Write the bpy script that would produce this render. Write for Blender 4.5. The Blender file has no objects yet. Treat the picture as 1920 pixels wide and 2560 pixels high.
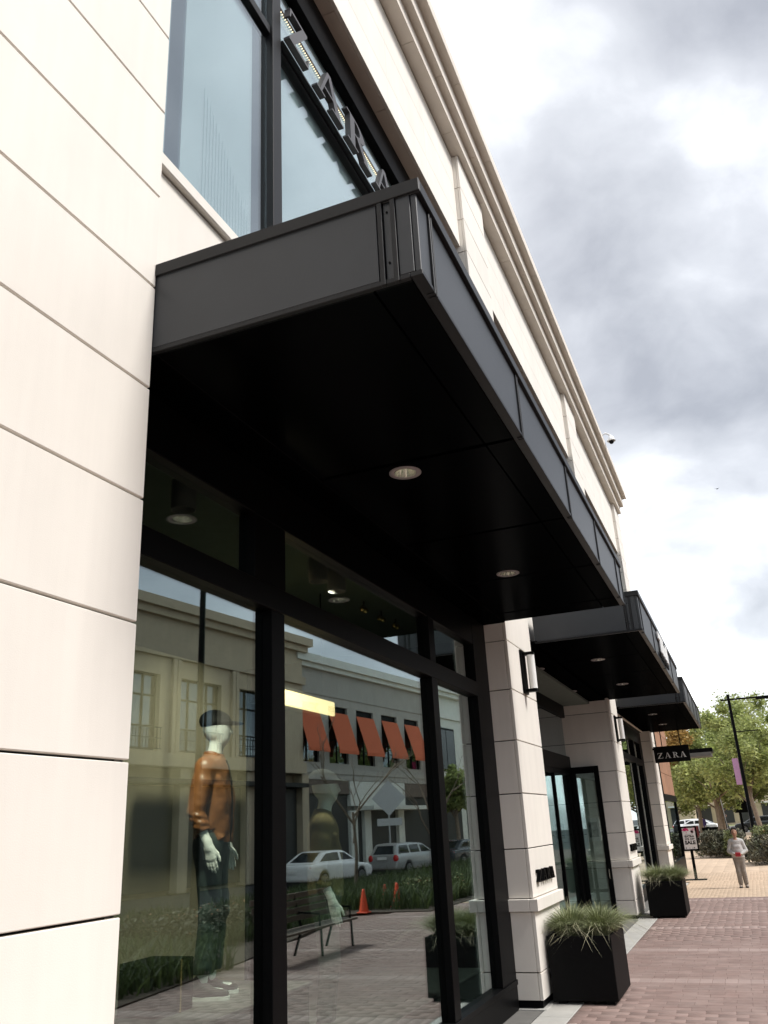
import bpy, math, random
import numpy as np
from mathutils import Matrix, Vector
random.seed(7)
rng = np.random.default_rng(11)
SC = bpy.context.scene
COL = SC.collection
PI = math.pi

# ------------------------------------------------------------------ camera
EYE = 1.94
CX = 2.5
f_px, pitch, yaw, roll = 2100.75, 0.362492, 0.372072, -0.053133
fwd = Vector((-math.sin(yaw) * math.cos(pitch), math.cos(yaw) * math.cos(pitch), math.sin(pitch)))
rt0 = Vector((math.cos(yaw), math.sin(yaw), 0)); up0 = rt0.cross(fwd)
rt = rt0 * math.cos(roll) + up0 * math.sin(roll); up = -rt0 * math.sin(roll) + up0 * math.cos(roll)
cam_d = bpy.data.cameras.new('camera')
cam = bpy.data.objects.new('camera', cam_d); COL.objects.link(cam)
M4 = Matrix.Identity(4)
for i in range(3):
    M4[i][0] = rt[i]; M4[i][1] = up[i]; M4[i][2] = -fwd[i]
M4.translation = (CX, 0, EYE)
cam.matrix_world = M4
cam_d.sensor_fit = 'HORIZONTAL'; cam_d.sensor_width = 36
cam_d.lens = 36 * f_px / 1920; cam_d.clip_start = 0.05; cam_d.clip_end = 3000
SC.camera = cam

# ------------------------------------------------------------------ exposure
SC.view_settings.view_transform = 'Standard'
SC.view_settings.look = 'None'
SC.view_settings.gamma = 1
SC.view_settings.use_curve_mapping = False
SC.view_settings.exposure = 1.66
SC.render.engine = 'CYCLES'
SC.cycles.use_denoising = True
SC.cycles.max_bounces = 10; SC.cycles.transparent_max_bounces = 16
SC.cycles.glossy_bounces = 5; SC.cycles.diffuse_bounces = 4
SC.cycles.sample_clamp_indirect = 6
SC.cycles.caustics_reflective = False; SC.cycles.caustics_refractive = False

# ------------------------------------------------------------------ sky and sun
SUN_EL, SUN_AZ = math.radians(50), math.radians(2)      # azimuth from +x towards +y
sd = Vector((math.cos(SUN_EL) * math.cos(SUN_AZ), math.cos(SUN_EL) * math.sin(SUN_AZ), math.sin(SUN_EL)))
W = bpy.data.worlds.new('World'); SC.world = W; W.use_nodes = True
nt = W.node_tree; nt.nodes.clear(); N = nt.nodes.new; L = nt.links.new
def math_node(t, op, a, b=None):
    n = t.nodes.new('ShaderNodeMath'); n.operation = op
    for i, v in enumerate((a, b)):
        if v is None: continue
        if isinstance(v, (int, float)): n.inputs[i].default_value = v
        else: t.links.new(v, n.inputs[i])
    return n.outputs[0]
def ramp(t, fac, stops, interp='LINEAR'):
    r = t.nodes.new('ShaderNodeValToRGB'); r.color_ramp.interpolation = interp
    el = r.color_ramp.elements
    while len(el) < len(stops): el.new(0.5)
    for e, (p, c) in zip(el, stops):
        e.position = p; e.color = (c, c, c, 1) if isinstance(c, (int, float)) else (*c, 1)
    t.links.new(fac, r.inputs[0]); return r.outputs[0]
out = N('ShaderNodeOutputWorld'); bg = N('ShaderNodeBackground'); L(bg.outputs[0], out.inputs[0])
sky = N('ShaderNodeTexSky'); sky.sky_type = 'NISHITA'; sky.sun_disc = False
sky.sun_elevation = SUN_EL; sky.sun_rotation = math.atan2(sd.x, sd.y)
tc = N('ShaderNodeTexCoord'); sep = N('ShaderNodeSeparateXYZ'); L(tc.outputs['Generated'], sep.inputs[0])
zc = math_node(nt, 'ADD', math_node(nt, 'MAXIMUM', sep.outputs[2], 0.0), 0.42)
px_ = math_node(nt, 'DIVIDE', sep.outputs[0], zc); py_ = math_node(nt, 'DIVIDE', sep.outputs[1], zc)
cmb = N('ShaderNodeCombineXYZ'); L(px_, cmb.inputs[0]); L(py_, cmb.inputs[1]); cmb.inputs[2].default_value = 3.7
def noise(t, vec, scale, detail=6, rough=0.55, dist=0.0):
    n = t.nodes.new('ShaderNodeTexNoise'); n.inputs['Scale'].default_value = scale
    n.inputs['Detail'].default_value = detail; n.inputs['Roughness'].default_value = rough
    n.inputs['Distortion'].default_value = dist
    if vec is not None: t.links.new(vec, n.inputs['Vector'])
    return n.outputs['Fac']
off = N('ShaderNodeVectorMath'); off.operation = 'ADD'; L(cmb.outputs[0], off.inputs[0]); off.inputs[1].default_value = (-13.9208, 0.7328, 18.999)   # which part of the cloud field is overhead
wv = N('ShaderNodeTexNoise'); wv.inputs['Scale'].default_value = 2.6; wv.inputs['Detail'].default_value = 4; L(off.outputs[0], wv.inputs['Vector'])
warp = N('ShaderNodeMix'); warp.data_type = 'VECTOR'; warp.inputs[0].default_value = 0.16; L(off.outputs[0], warp.inputs[4]); L(wv.outputs['Color'], warp.inputs[5])
n1 = noise(nt, warp.outputs[1], 2.7, 8, 0.54, 0.0)
n2 = noise(nt, off.outputs[0], 0.9, 2, 0.45)
vo = N('ShaderNodeTexVoronoi'); vo.feature = 'SMOOTH_F1'; vo.inputs['Scale'].default_value = 4.2; vo.inputs['Smoothness'].default_value = 0.6; vo.inputs['Detail'].default_value = 2.0; L(warp.outputs[1], vo.inputs['Vector'])
cl = math_node(nt, 'ADD', math_node(nt, 'ADD', math_node(nt, 'MULTIPLY', n1, 0.92), math_node(nt, 'MULTIPLY', n2, 0.34)), math_node(nt, 'MULTIPLY', vo.outputs['Distance'], 0.20))
ccol = ramp(nt, cl, [(0.60, (1.0, 1.0, 1.0)), (0.675, (0.42, 0.425, 0.432)), (0.79, (0.275, 0.279, 0.288)), (0.96, (0.16, 0.163, 0.172))])
skys = N('ShaderNodeVectorMath'); skys.operation = 'SCALE'; L(sky.outputs[0], skys.inputs[0]); skys.inputs['Scale'].default_value = 0.11
mixs = N('ShaderNodeMix'); mixs.data_type = 'RGBA'; mixs.inputs[0].default_value = 0.90
L(skys.outputs[0], mixs.inputs[6]); L(ccol, mixs.inputs[7])
L(mixs.outputs[2], bg.inputs[0]); bg.inputs[1].default_value = 1.0
sun_d = bpy.data.lights.new('sun', 'SUN'); sun_d.energy = 1.3; sun_d.angle = math.radians(18); sun_d.color = (1.0, 0.965, 0.92)
sun = bpy.data.objects.new('sun', sun_d); COL.objects.link(sun); sun.location = (30, 5, 40)
sun.rotation_euler = (-sd).to_track_quat('-Z', 'Y').to_euler()

# ------------------------------------------------------------------ materials
def new_mat(name):
    m = bpy.data.materials.new(name); m.use_nodes = True
    return m, m.node_tree, m.node_tree.nodes['Principled BSDF']
def mat(name, col, rough=0.6, var=0.12, scale=8.0, metal=0.0, bump=0.0, bscale=60.0, spec=0.5, island=0.0, objrand=0.0, streak=0.0, coords='Object', tint=None, stretch=None):
    """principled material whose colour is broken up by noise, optional per-piece variation"""
    m, t, p = new_mat(name)
    p.inputs['Roughness'].default_value = rough; p.inputs['Metallic'].default_value = metal
    p.inputs['Specular IOR Level'].default_value = spec
    g = t.nodes.new('ShaderNodeNewGeometry'); vec = g.outputs['Position']
    if coords == 'Object':
        c = t.nodes.new('ShaderNodeTexCoord'); vec = c.outputs['Object']
    if stretch:
        mp = t.nodes.new('ShaderNodeMapping'); t.links.new(vec, mp.inputs[0]); mp.inputs['Scale'].default_value = stretch; vec = mp.outputs[0]
    fac = noise(t, vec, scale, 5, 0.6)
    lo = tuple(c * (1 - var) for c in col); hi = tuple(min(1, c * (1 + var)) for c in col)
    if tint: hi = tint
    colr = ramp(t, fac, [(0.3, lo), (0.7, hi)])
    for amt, src in ((island, g.outputs['Random Per Island']), (objrand, None)):
        if amt:
            if src is None:
                oi = t.nodes.new('ShaderNodeObjectInfo'); src = oi.outputs['Random']
            mul = math_node(t, 'ADD', math_node(t, 'MULTIPLY', src, 2 * amt), 1 - amt)
            v = t.nodes.new('ShaderNodeVectorMath'); v.operation = 'SCALE'
            t.links.new(colr, v.inputs[0]); t.links.new(mul, v.inputs['Scale']); colr = v.outputs[0]
    if streak:
        mp = t.nodes.new('ShaderNodeMapping'); t.links.new(g.outputs['Position'], mp.inputs[0]); mp.inputs['Scale'].default_value = (5, 5, 0.35)
        s = noise(t, mp.outputs[0], 1.2, 4, 0.6)
        mul = ramp(t, s, [(0.35, 1 - streak), (0.6, 1.0)])
        v = t.nodes.new('ShaderNodeVectorMath'); v.operation = 'MULTIPLY'; t.links.new(colr, v.inputs[0]); t.links.new(mul, v.inputs[1]); colr = v.outputs[0]
    t.links.new(colr, p.inputs['Base Color'])
    if bump:
        b = t.nodes.new('ShaderNodeBump'); b.inputs['Strength'].default_value = bump; b.inputs['Distance'].default_value = 0.01
        t.links.new(noise(t, vec, bscale, 4, 0.6), b.inputs['Height']); t.links.new(b.outputs[0], p.inputs['Normal'])
    return m
def emit(name, col, s):
    m, t, p = new_mat(name); p.inputs['Base Color'].default_value = (*col, 1)
    p.inputs['Emission Color'].default_value = (*col, 1); p.inputs['Emission Strength'].default_value = s
    return m
def glass(name, refl=0.25, trans=(0.84, 0.92, 0.88), gl=(0.85, 0.95, 0.97), rough=0.0):
    m = bpy.data.materials.new(name); m.use_nodes = True; t = m.node_tree; t.nodes.clear()
    o = t.nodes.new('ShaderNodeOutputMaterial'); mx = t.nodes.new('ShaderNodeMixShader')
    tr = t.nodes.new('ShaderNodeBsdfTransparent'); tr.inputs[0].default_value = (*trans, 1)
    g = t.nodes.new('ShaderNodeBsdfGlossy'); g.inputs[0].default_value = (*gl, 1); g.inputs['Roughness'].default_value = rough
    lw = t.nodes.new('ShaderNodeLayerWeight'); lw.inputs[0].default_value = 0.5        # facing: 0 head on, 1 at grazing
    fac = math_node(t, 'MINIMUM', math_node(t, 'ADD', math_node(t, 'MULTIPLY', math_node(t, 'POWER', lw.outputs['Facing'], 4.0), 0.75), refl), 0.95)
    t.links.new(fac, mx.inputs[0]); t.links.new(tr.outputs[0], mx.inputs[1]); t.links.new(g.outputs[0], mx.inputs[2]); t.links.new(mx.outputs[0], o.inputs[0])
    return m
M = {}
M['stone'] = mat('cream_stone', (0.81, 0.765, 0.70), 0.65, 0.035, 1.1, bump=0.10, bscale=160, objrand=0.028, streak=0.045, coords='World')
M['stone_band'] = mat('cornice_stone', (0.72, 0.655, 0.58), 0.7, 0.05, 2.0, objrand=0.03, streak=0.02, coords='World')
M['backing'] = mat('joint_shadow_gap', (0.012, 0.011, 0.010), 0.9)
M['black'] = mat('black_satin_metal', (0.008, 0.0085, 0.0098), 0.42, 0.12, 30, spec=0.3, bump=0.03, bscale=300, coords='World')
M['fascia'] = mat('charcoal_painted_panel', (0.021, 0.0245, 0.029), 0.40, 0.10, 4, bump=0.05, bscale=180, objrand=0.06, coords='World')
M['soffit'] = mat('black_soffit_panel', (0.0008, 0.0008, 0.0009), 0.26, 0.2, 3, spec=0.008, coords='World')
def sheen(m, fac, rough):
    t = m.node_tree; p = t.nodes['Principled BSDF']; p.inputs['Specular IOR Level'].default_value = 0.0; o = t.nodes['Material Output']
    g = t.nodes.new('ShaderNodeBsdfGlossy'); g.inputs['Roughness'].default_value = rough; g.inputs[0].default_value = (.92, .96, 1, 1)
    mx = t.nodes.new('ShaderNodeMixShader'); mx.inputs[0].default_value = fac
    t.links.new(p.outputs[0], mx.inputs[1]); t.links.new(g.outputs[0], mx.inputs[2]); t.links.new(mx.outputs[0], o.inputs[0])
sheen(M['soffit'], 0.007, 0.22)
M['frame'] = mat('black_window_frame', (0.0028, 0.0028, 0.0031), 0.42, 0.15, 20, spec=0.06)
M['chrome'] = mat('polished_reflector', (0.8, 0.79, 0.75), 0.12, 0.03, 5, metal=1.0)
M['lampglow'] = emit('lit_lamp', (1.0, 0.92, 0.76), 5.0)
M['ledglow'] = emit('lit_led', (1.0, 0.82, 0.50), 0.8)
M['tube'] = mat('frosted_glass_tube', (0.90, 0.90, 0.88), 0.25, 0.03)
M['glass'] = glass('storefront_glass')
M['glass_up'] = glass('upper_window_glass', 0.22, (0.93, 0.97, 0.97), (0.92, 0.98, 1.0))
M['glass_dark'] = glass('tinted_glass', 0.22, (0.25, 0.30, 0.30), (0.85, 0.95, 1.0))
M['blind'] = mat('pale_roller_blind', (0.68, 0.78, 0.80), 0.8, 0.03, 3)
M['dimgrey'] = mat('dim_grey_partition', (0.30, 0.34, 0.36), 0.9, 0.05)
M['rodgrey'] = mat('pale_rod', (0.46, 0.54, 0.56), 0.9, 0.05)
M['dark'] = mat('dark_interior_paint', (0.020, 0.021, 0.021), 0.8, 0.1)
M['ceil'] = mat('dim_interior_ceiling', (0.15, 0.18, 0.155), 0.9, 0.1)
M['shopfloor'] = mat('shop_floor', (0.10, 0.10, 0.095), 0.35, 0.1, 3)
M['tan'] = mat('tan_display_board', (0.34, 0.29, 0.20), 0.7, 0.08, 3)
M['concrete'] = mat('pale_concrete', (0.46, 0.45, 0.42), 0.85, 0.12, 3, bump=0.12, bscale=120, coords='World')
M['slate'] = mat('grey_slate_floor', (0.16, 0.155, 0.145), 0.7, 0.12, 5, coords='World')
M['brick'] = mat('pink_grey_brick', (0.285, 0.192, 0.168), 0.85, 0.10, 2.2, bump=0.2, bscale=90, island=0.10, objrand=0.09, streak=0.13, coords='World', tint=(0.30, 0.222, 0.198))
M['brick_light'] = mat('pale_brick', (0.345, 0.26, 0.235), 0.85, 0.10, 3, bump=0.2, bscale=90, island=0.08, objrand=0.08, coords='World')
M['grout'] = mat('sand_joint', (0.245, 0.168, 0.148), 0.95, 0.1, 20, coords='World')
M['tanpaver'] = mat('tan_paver', (0.57, 0.435, 0.315), 0.85, 0.06, 0.8, island=0.05, streak=0.08, coords='World')
M['tangrout'] = mat('tan_joint', (0.44, 0.33, 0.24), 0.95, 0.1, 20, coords='World')
M['asphalt'] = mat('asphalt', (0.060, 0.060, 0.062), 0.9, 0.15, 3, bump=0.2, bscale=80, coords='World')
M['soil'] = mat('planting_soil', (0.075, 0.055, 0.04), 0.95, 0.2, 2, coords='World')
M['paint_white'] = mat('white_road_paint', (0.75, 0.75, 0.73), 0.8, 0.08)
M['planter'] = mat('matt_black_planter', (0.0038, 0.0038, 0.004), 0.55, 0.2, 30, spec=0.10)
M['grass'] = mat('planter_grass', (0.215, 0.255, 0.115), 0.6, 0.25, 5, island=0.40, tint=(0.34, 0.37, 0.20))
M['grass_pale'] = mat('dry_grass_blades', (0.42, 0.40, 0.27), 0.6, 0.2, 5, island=0.3)
M['bark'] = mat('tree_bark', (0.20, 0.155, 0.115), 0.9, 0.25, 6, bump=0.4, bscale=30, coords='World')
M['hedge'] = mat('hedge_leaves', (0.085, 0.105, 0.05), 0.7, 0.3, 1.5, island=0.5, coords='World', tint=(0.15, 0.13, 0.09))
M['hedge2'] = mat('bright_hedge_leaves', (0.15, 0.195, 0.07), 0.7, 0.3, 1.5, island=0.5, coords='World', tint=(0.23, 0.24, 0.10))
def leafmat(name, col, tint, var=0.3, isl=0.5, tr=0.38):
    m = mat(name, col, 0.65, var, 0.9, island=isl, coords='World', tint=tint); t = m.node_tree; p = t.nodes['Principled BSDF']
    src = p.inputs['Base Color'].links[0].from_socket; o = t.nodes['Material Output']
    tl = t.nodes.new('ShaderNodeBsdfTranslucent'); mx = t.nodes.new('ShaderNodeMixShader'); mx.inputs[0].default_value = tr
    t.links.new(src, tl.inputs[0]); t.links.new(p.outputs[0], mx.inputs[1]); t.links.new(tl.outputs[0], mx.inputs[2]); t.links.new(mx.outputs[0], o.inputs[0]); return m
M['leafy'] = leafmat('yellow_green_leaves', (0.33, 0.42, 0.12), (0.47, 0.50, 0.20))
M['leafg'] = leafmat('green_leaves', (0.29, 0.38, 0.11), (0.43, 0.47, 0.19))
M['leafo'] = leafmat('orange_autumn_leaves', (0.50, 0.30, 0.10), (0.55, 0.40, 0.14))
M['bedgrass'] = leafmat('bed_grass', (0.055, 0.088, 0.03), (0.10, 0.13, 0.045))
M['flower'] = mat('pale_yellow_flowers', (0.75, 0.66, 0.35), 0.7, 0.1, island=0.25)
M['flower_red'] = mat('orange_flowers', (0.50, 0.24, 0.13), 0.7, 0.1, island=0.3)
M['mannequin'] = mat('white_mannequin_shell', (0.78, 0.80, 0.77), 0.35, 0.02)
M['leather'] = mat('tan_brown_leather', (0.20, 0.078, 0.027), 0.40, 0.18, 7, bump=0.35, bscale=14)
M['olive'] = mat('olive_brown_cloth', (0.125, 0.092, 0.032), 0.85, 0.25, 8, bump=0.3, bscale=40)
M['jeans'] = mat('dark_green_trousers', (0.018, 0.034, 0.030), 0.8, 0.3, 12, bump=0.3, bscale=50)
M['shoe'] = mat('charcoal_canvas', (0.028, 0.026, 0.025), 0.85, 0.15, 30, bump=0.2, bscale=150)
M['sole'] = mat('white_rubber', (0.70, 0.70, 0.68), 0.6, 0.03)
M['cap'] = mat('dark_felt', (0.018, 0.017, 0.016), 0.9, 0.15)
M['skin'] = mat('warm_skin', (0.42, 0.235, 0.16), 0.55, 0.10, 8)
M['hair'] = mat('dark_hair', (0.022, 0.017, 0.014), 0.5, 0.3, 40)
M['greycloth'] = mat('pale_grey_cloth', (0.47, 0.45, 0.44), 0.9, 0.08, 12, bump=0.3, bscale=30)
M['greycloth2'] = mat('light_grey_cardigan', (0.52, 0.51, 0.50), 0.9, 0.08, 12, bump=0.3, bscale=30)
M['greytrousers'] = mat('taupe_trousers', (0.27, 0.24, 0.215), 0.9, 0.12, 10, bump=0.3, bscale=30)
M['red'] = mat('red_wallet', (0.42, 0.02, 0.035), 0.6, 0.1)
M['whitepaper'] = mat('white_poster_paper', (0.80, 0.78, 0.79), 0.6, 0.02)
M['magenta'] = mat('magenta_print', (0.60, 0.02, 0.16), 0.6, 0.15, 30)
M['pinkprint'] = mat('pink_print', (0.80, 0.48, 0.56), 0.6, 0.08, 30)
M['blackprint'] = mat('black_print', (0.006, 0.006, 0.006), 0.7, 0.05, spec=0.1)
M['greyprint'] = mat('grey_print', (0.35, 0.32, 0.33), 0.7, 0.05)
M['whitesign'] = mat('white_lettering', (0.85, 0.85, 0.84), 0.5, 0.02)
M['letter'] = mat('grey_metal_letters', (0.085, 0.083, 0.088), 0.42, 0.08, 20)
M['whiteplastic'] = mat('white_camera_housing', (0.78, 0.78, 0.78), 0.35, 0.03)
M['brownstone'] = mat('brown_stone', (0.33, 0.175, 0.105), 0.75, 0.15, 2, objrand=0.08, coords='World')
M['greystucco'] = mat('grey_stucco', (0.40, 0.385, 0.35), 0.85, 0.06, 2, coords='World', streak=0.08)
M['tanstone'] = mat('tan_stone', (0.47, 0.395, 0.285), 0.8, 0.06, 2, coords='World', streak=0.08)
M['paleclad'] = mat('pale_siding', (0.70, 0.71, 0.66), 0.75, 0.05, 3, objrand=0.03)
M['palestucco'] = mat('pale_stucco', (0.68, 0.70, 0.65), 0.85, 0.05, 2, coords='World')
M['awning'] = mat('burnt_orange_canvas', (0.56, 0.13, 0.055), 0.85, 0.06, 6)
M['darkshop'] = mat('dark_shopfront', (0.028, 0.028, 0.027), 0.5, 0.1)
M['car_white'] = mat('white_car_paint', (0.86, 0.87, 0.88), 0.18, 0.02)
M['car_silver'] = mat('silver_car_paint', (0.42, 0.43, 0.43), 0.28, 0.03, metal=0.35)
M['car_dark'] = mat('dark_car_paint', (0.045, 0.05, 0.055), 0.2, 0.03)
M['rubber'] = mat('tyre_rubber', (0.018, 0.018, 0.018), 0.8, 0.1)
M['alloy'] = mat('wheel_alloy', (0.35, 0.35, 0.36), 0.35, 0.05, metal=0.6)
M['carglass'] = mat('dark_car_glass', (0.02, 0.023, 0.025), 0.06, 0.05)
M['redlens'] = mat('red_lamp_lens', (0.55, 0.02, 0.02), 0.2, 0.05)
M['clearlens'] = mat('clear_lamp_lens', (0.75, 0.75, 0.75), 0.15, 0.05)
M['orange'] = mat('orange_cone_plastic', (0.85, 0.10, 0.035), 0.6, 0.05)
M['galv'] = mat('galvanised_steel', (0.52, 0.53, 0.54), 0.45, 0.06, 10, metal=0.3)
M['wood'] = mat('weathered_bench_wood', (0.17, 0.135, 0.11), 0.75, 0.2, 6, stretch=(1, 0.15, 1))
M['pink'] = mat('pink_banner_cloth', (0.56, 0.30, 0.47), 0.8, 0.06)
M['crimson'] = mat('crimson_banner_cloth', (0.70, 0.05, 0.16), 0.8, 0.05)
M['beige'] = mat('beige_far_render', (0.52, 0.43, 0.31), 0.85, 0.08, 1, coords='World')
M['gold'] = mat('brass_trim', (0.85, 0.60, 0.25), 0.2, 0.05, metal=1.0)
M['picture'] = mat('black_white_print', (0.05, 0.05, 0.05), 0.4, 0.3, 9, tint=(0.45, 0.45, 0.44))
M['warmpanel'] = emit('lit_warm_panel', (1.0, 0.72, 0.36), 0.9)
M['purple'] = mat('purple_shirt', (0.05, 0.03, 0.12), 0.8)
M['darkred'] = mat('dark_red_box', (0.16, 0.02, 0.02), 0.6)

# ------------------------------------------------------------------ mesh helpers
WL = {}       # world location of every parent (none of the fixed things is rotated)
class MB:
    def __init__(s): s.v = []; s.f = []; s.mi = []; s.sm = []
    def add(s, vs, fs, mi=0, sm=False):
        o = len(s.v); s.v.extend(vs)
        for f in fs: s.f.append(tuple(i + o for i in f)); s.mi.append(mi); s.sm.append(sm)
        return s
    def box(s, x0, x1, y0, y1, z0, z1, mi=0):
        v = [(x0, y0, z0), (x1, y0, z0), (x1, y1, z0), (x0, y1, z0), (x0, y0, z1), (x1, y0, z1), (x1, y1, z1), (x0, y1, z1)]
        return s.add(v, [(0, 3, 2, 1), (4, 5, 6, 7), (0, 1, 5, 4), (1, 2, 6, 5), (2, 3, 7, 6), (3, 0, 4, 7)], mi)
    def cbox(s, x0, x1, y0, y1, z0, z1, c=0.004, mi=0):
        """box with chamfered edges"""
        c = min(c, (x1 - x0) / 3, (y1 - y0) / 3, (z1 - z0) / 3)
        lo = (x0, y0, z0); hi = (x1, y1, z1); vs = []; idx = {}
        for sx in (0, 1):
            for sy in (0, 1):
                for sz in (0, 1):
                    P = [(lo, hi)[b][i] for i, b in enumerate((sx, sy, sz))]; D = [c, c, c]
                    for ax in range(3):
                        q = [P[i] + (0 if i == ax else (c if (sx, sy, sz)[i] == 0 else -c)) for i in range(3)]
                        idx[(sx, sy, sz, ax)] = len(vs); vs.append(tuple(q))
        F = []
        def g(a, b, d, ax): return idx[(a, b, d, ax)]
        for sd_ in (0, 1):
            a = [g(sd_, 0, 0, 0), g(sd_, 1, 0, 0), g(sd_, 1, 1, 0), g(sd_, 0, 1, 0)]; F.append(a if sd_ else a[::-1])
            a = [g(0, sd_, 0, 1), g(0, sd_, 1, 1), g(1, sd_, 1, 1), g(1, sd_, 0, 1)]; F.append(a if sd_ else a[::-1])
            a = [g(0, 0, sd_, 2), g(1, 0, sd_, 2), g(1, 1, sd_, 2), g(0, 1, sd_, 2)]; F.append(a if sd_ else a[::-1])
        cen = [(lo[i] + hi[i]) / 2 for i in range(3)]
        E = []
        for i in (0, 1):
            for j in (0, 1):
                E.append([g(i, j, 0, 0), g(i, j, 1, 0), g(i, j, 1, 1), g(i, j, 0, 1)])
                E.append([g(i, 0, j, 0), g(i, 1, j, 0), g(i, 1, j, 2), g(i, 0, j, 2)])
                E.append([g(0, i, j, 1), g(1, i, j, 1), g(1, i, j, 2), g(0, i, j, 2)])
                for k in (0, 1): E.append([g(i, j, k, 0), g(i, j, k, 1), g(i, j, k, 2)])
        for e in E:
            a, b, d = (Vector(vs[k]) for k in e[:3]); n = (b - a).cross(d - a); m_ = (a + b + d) / 3 - Vector(cen)
            F.append(e if n.dot(m_) > 0 else e[::-1])
        return s.add(vs, F, mi)
    def cyl(s, p, q, r, n=12, r2=None, caps=True, mi=0, sm=True):
        p = Vector(p); q = Vector(q); d = (q - p).normalized(); r2 = r if r2 is None else r2
        a = d.orthogonal().normalized(); b = d.cross(a)
        vs = []
        for c, rr in ((p, r), (q, r2)):
            for k in range(n):
                t = 2 * PI * k / n; vs.append(tuple(c + (a * math.cos(t) + b * math.sin(t)) * rr))
        s.add(vs, [(k, (k + 1) % n, n + (k + 1) % n, n + k) for k in range(n)], mi, sm)
        if caps:
            s.add(vs[:n], [tuple(range(n))[::-1]], mi); s.add(vs[n:], [tuple(range(n))], mi)
        return s
    def tube(s, pts, rads, n=8, mi=0, caps=True):
        pts = [Vector(p) for p in pts]; vs = []
        a = (pts[1] - pts[0]).normalized().orthogonal().normalized()
        for i, p in enumerate(pts):
            d = (pts[min(i + 1, len(pts) - 1)] - pts[max(i - 1, 0)]).normalized()
            a = (a - d * a.dot(d)).normalized(); b = d.cross(a)
            r = rads[i] if hasattr(rads, '__len__') else rads
            for k in range(n):
                t = 2 * PI * k / n; vs.append(tuple(p + (a * math.cos(t) + b * math.sin(t)) * r))
        fs = [(i * n + k, i * n + (k + 1) % n, (i + 1) * n + (k + 1) % n, (i + 1) * n + k) for i in range(len(pts) - 1) for k in range(n)]
        s.add(vs, fs, mi, True)
        if caps: s.add(vs[:n], [tuple(range(n))[::-1]], mi); s.add(vs[-n:], [tuple(range(n))], mi)
        return s
    def lathe(s, c, prof, n=20, mi=0, axis='z'):
        vs = []
        for (r, z) in prof:
            for k in range(n):
                t = 2 * PI * k / n
                d = (r * math.cos(t), r * math.sin(t), z)
                if axis == 'x': d = (z, d[0], d[1])
                if axis == 'y': d = (d[0], z, d[1])
                vs.append(tuple(c[i] + d[i] for i in range(3)))
        fs = [(i * n + k, i * n + (k + 1) % n, (i + 1) * n + (k + 1) % n, (i + 1) * n + k) for i in range(len(prof) - 1) for k in range(n)]
        return s.add(vs, fs, mi, True)
    def ball(s, c, r, sc=(1, 1, 1), n=12, mi=0):
        vs = []; m = n // 2
        for i in range(m + 1):
            th = PI * i / m
            for k in range(n):
                ph = 2 * PI * k / n
                vs.append((c[0] + r * sc[0] * math.sin(th) * math.cos(ph), c[1] + r * sc[1] * math.sin(th) * math.sin(ph), c[2] + r * sc[2] * math.cos(th)))
        fs = [(i * n + k, (i + 1) * n + k, (i + 1) * n + (k + 1) % n, i * n + (k + 1) % n) for i in range(m) for k in range(n)]
        return s.add(vs, fs, mi, True)
    def prism(s, poly, o, u, v, w, mi=0):
        """polygon in the plane (o,u,v) pushed along w; counterclockwise in u,v with u x v towards w"""
        o, u, v, w = Vector(o), Vector(u), Vector(v), Vector(w); n = len(poly)
        a = [o + u * x + v * y for x, y in poly]; b = [p + w for p in a]
        vs = [tuple(p) for p in a + b]
        fl = u.cross(v).dot(w) > 0
        fs = [tuple(range(n))[::-1], tuple(range(n, 2 * n))] + [(i, (i + 1) % n, n + (i + 1) % n, n + i) for i in range(n)]
        if not fl: fs = [f[::-1] for f in fs]
        return s.add(vs, fs, mi)
    def build(s, name, mats, parent=None, local=False, **props):
        return mesh_obj(name, s.v, s.f, mats, parent, local, s.mi, s.sm, **props)
def put(o, parent=None, loc=None, **props):
    COL.objects.link(o)
    if parent is not None: o.parent = parent
    for k, v in props.items(): o[k] = v
    return o
def mesh_obj(name, v, f, mats, parent=None, local=False, mi=None, sm=None, **props):
    me = bpy.data.meshes.new(name)
    off = WL.get(parent.name, Vector((0, 0, 0))) if (parent is not None and not local) else Vector((0, 0, 0))
    if off.length: v = [(a[0] - off.x, a[1] - off.y, a[2] - off.z) for a in v]
    me.from_pydata(v, [], f)
    for m in (mats if isinstance(mats, (list, tuple)) else [mats]): me.materials.append(M[m] if isinstance(m, str) else m)
    if mi is not None and any(mi): me.polygons.foreach_set('material_index', mi)
    if sm is not None and any(sm): me.polygons.foreach_set('use_smooth', sm)
    me.update()
    return put(bpy.data.objects.new(name, me), parent, **props)
def empty(name, loc, label, cat, rz=0.0, group=None):
    o = bpy.data.objects.new(name, None); COL.objects.link(o)
    o.location = loc; o.rotation_euler = (0, 0, rz); o.empty_display_size = 0.2
    o['label'] = label; o['category'] = cat
    if group: o['group'] = group
    WL[o.name] = Vector(loc); return o
def sub(o):                      # remember a part's world origin so that sub-parts can be placed in world space
    WL[o.name] = WL.get(o.parent.name, Vector((0, 0, 0))) + o.location; return o
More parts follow.
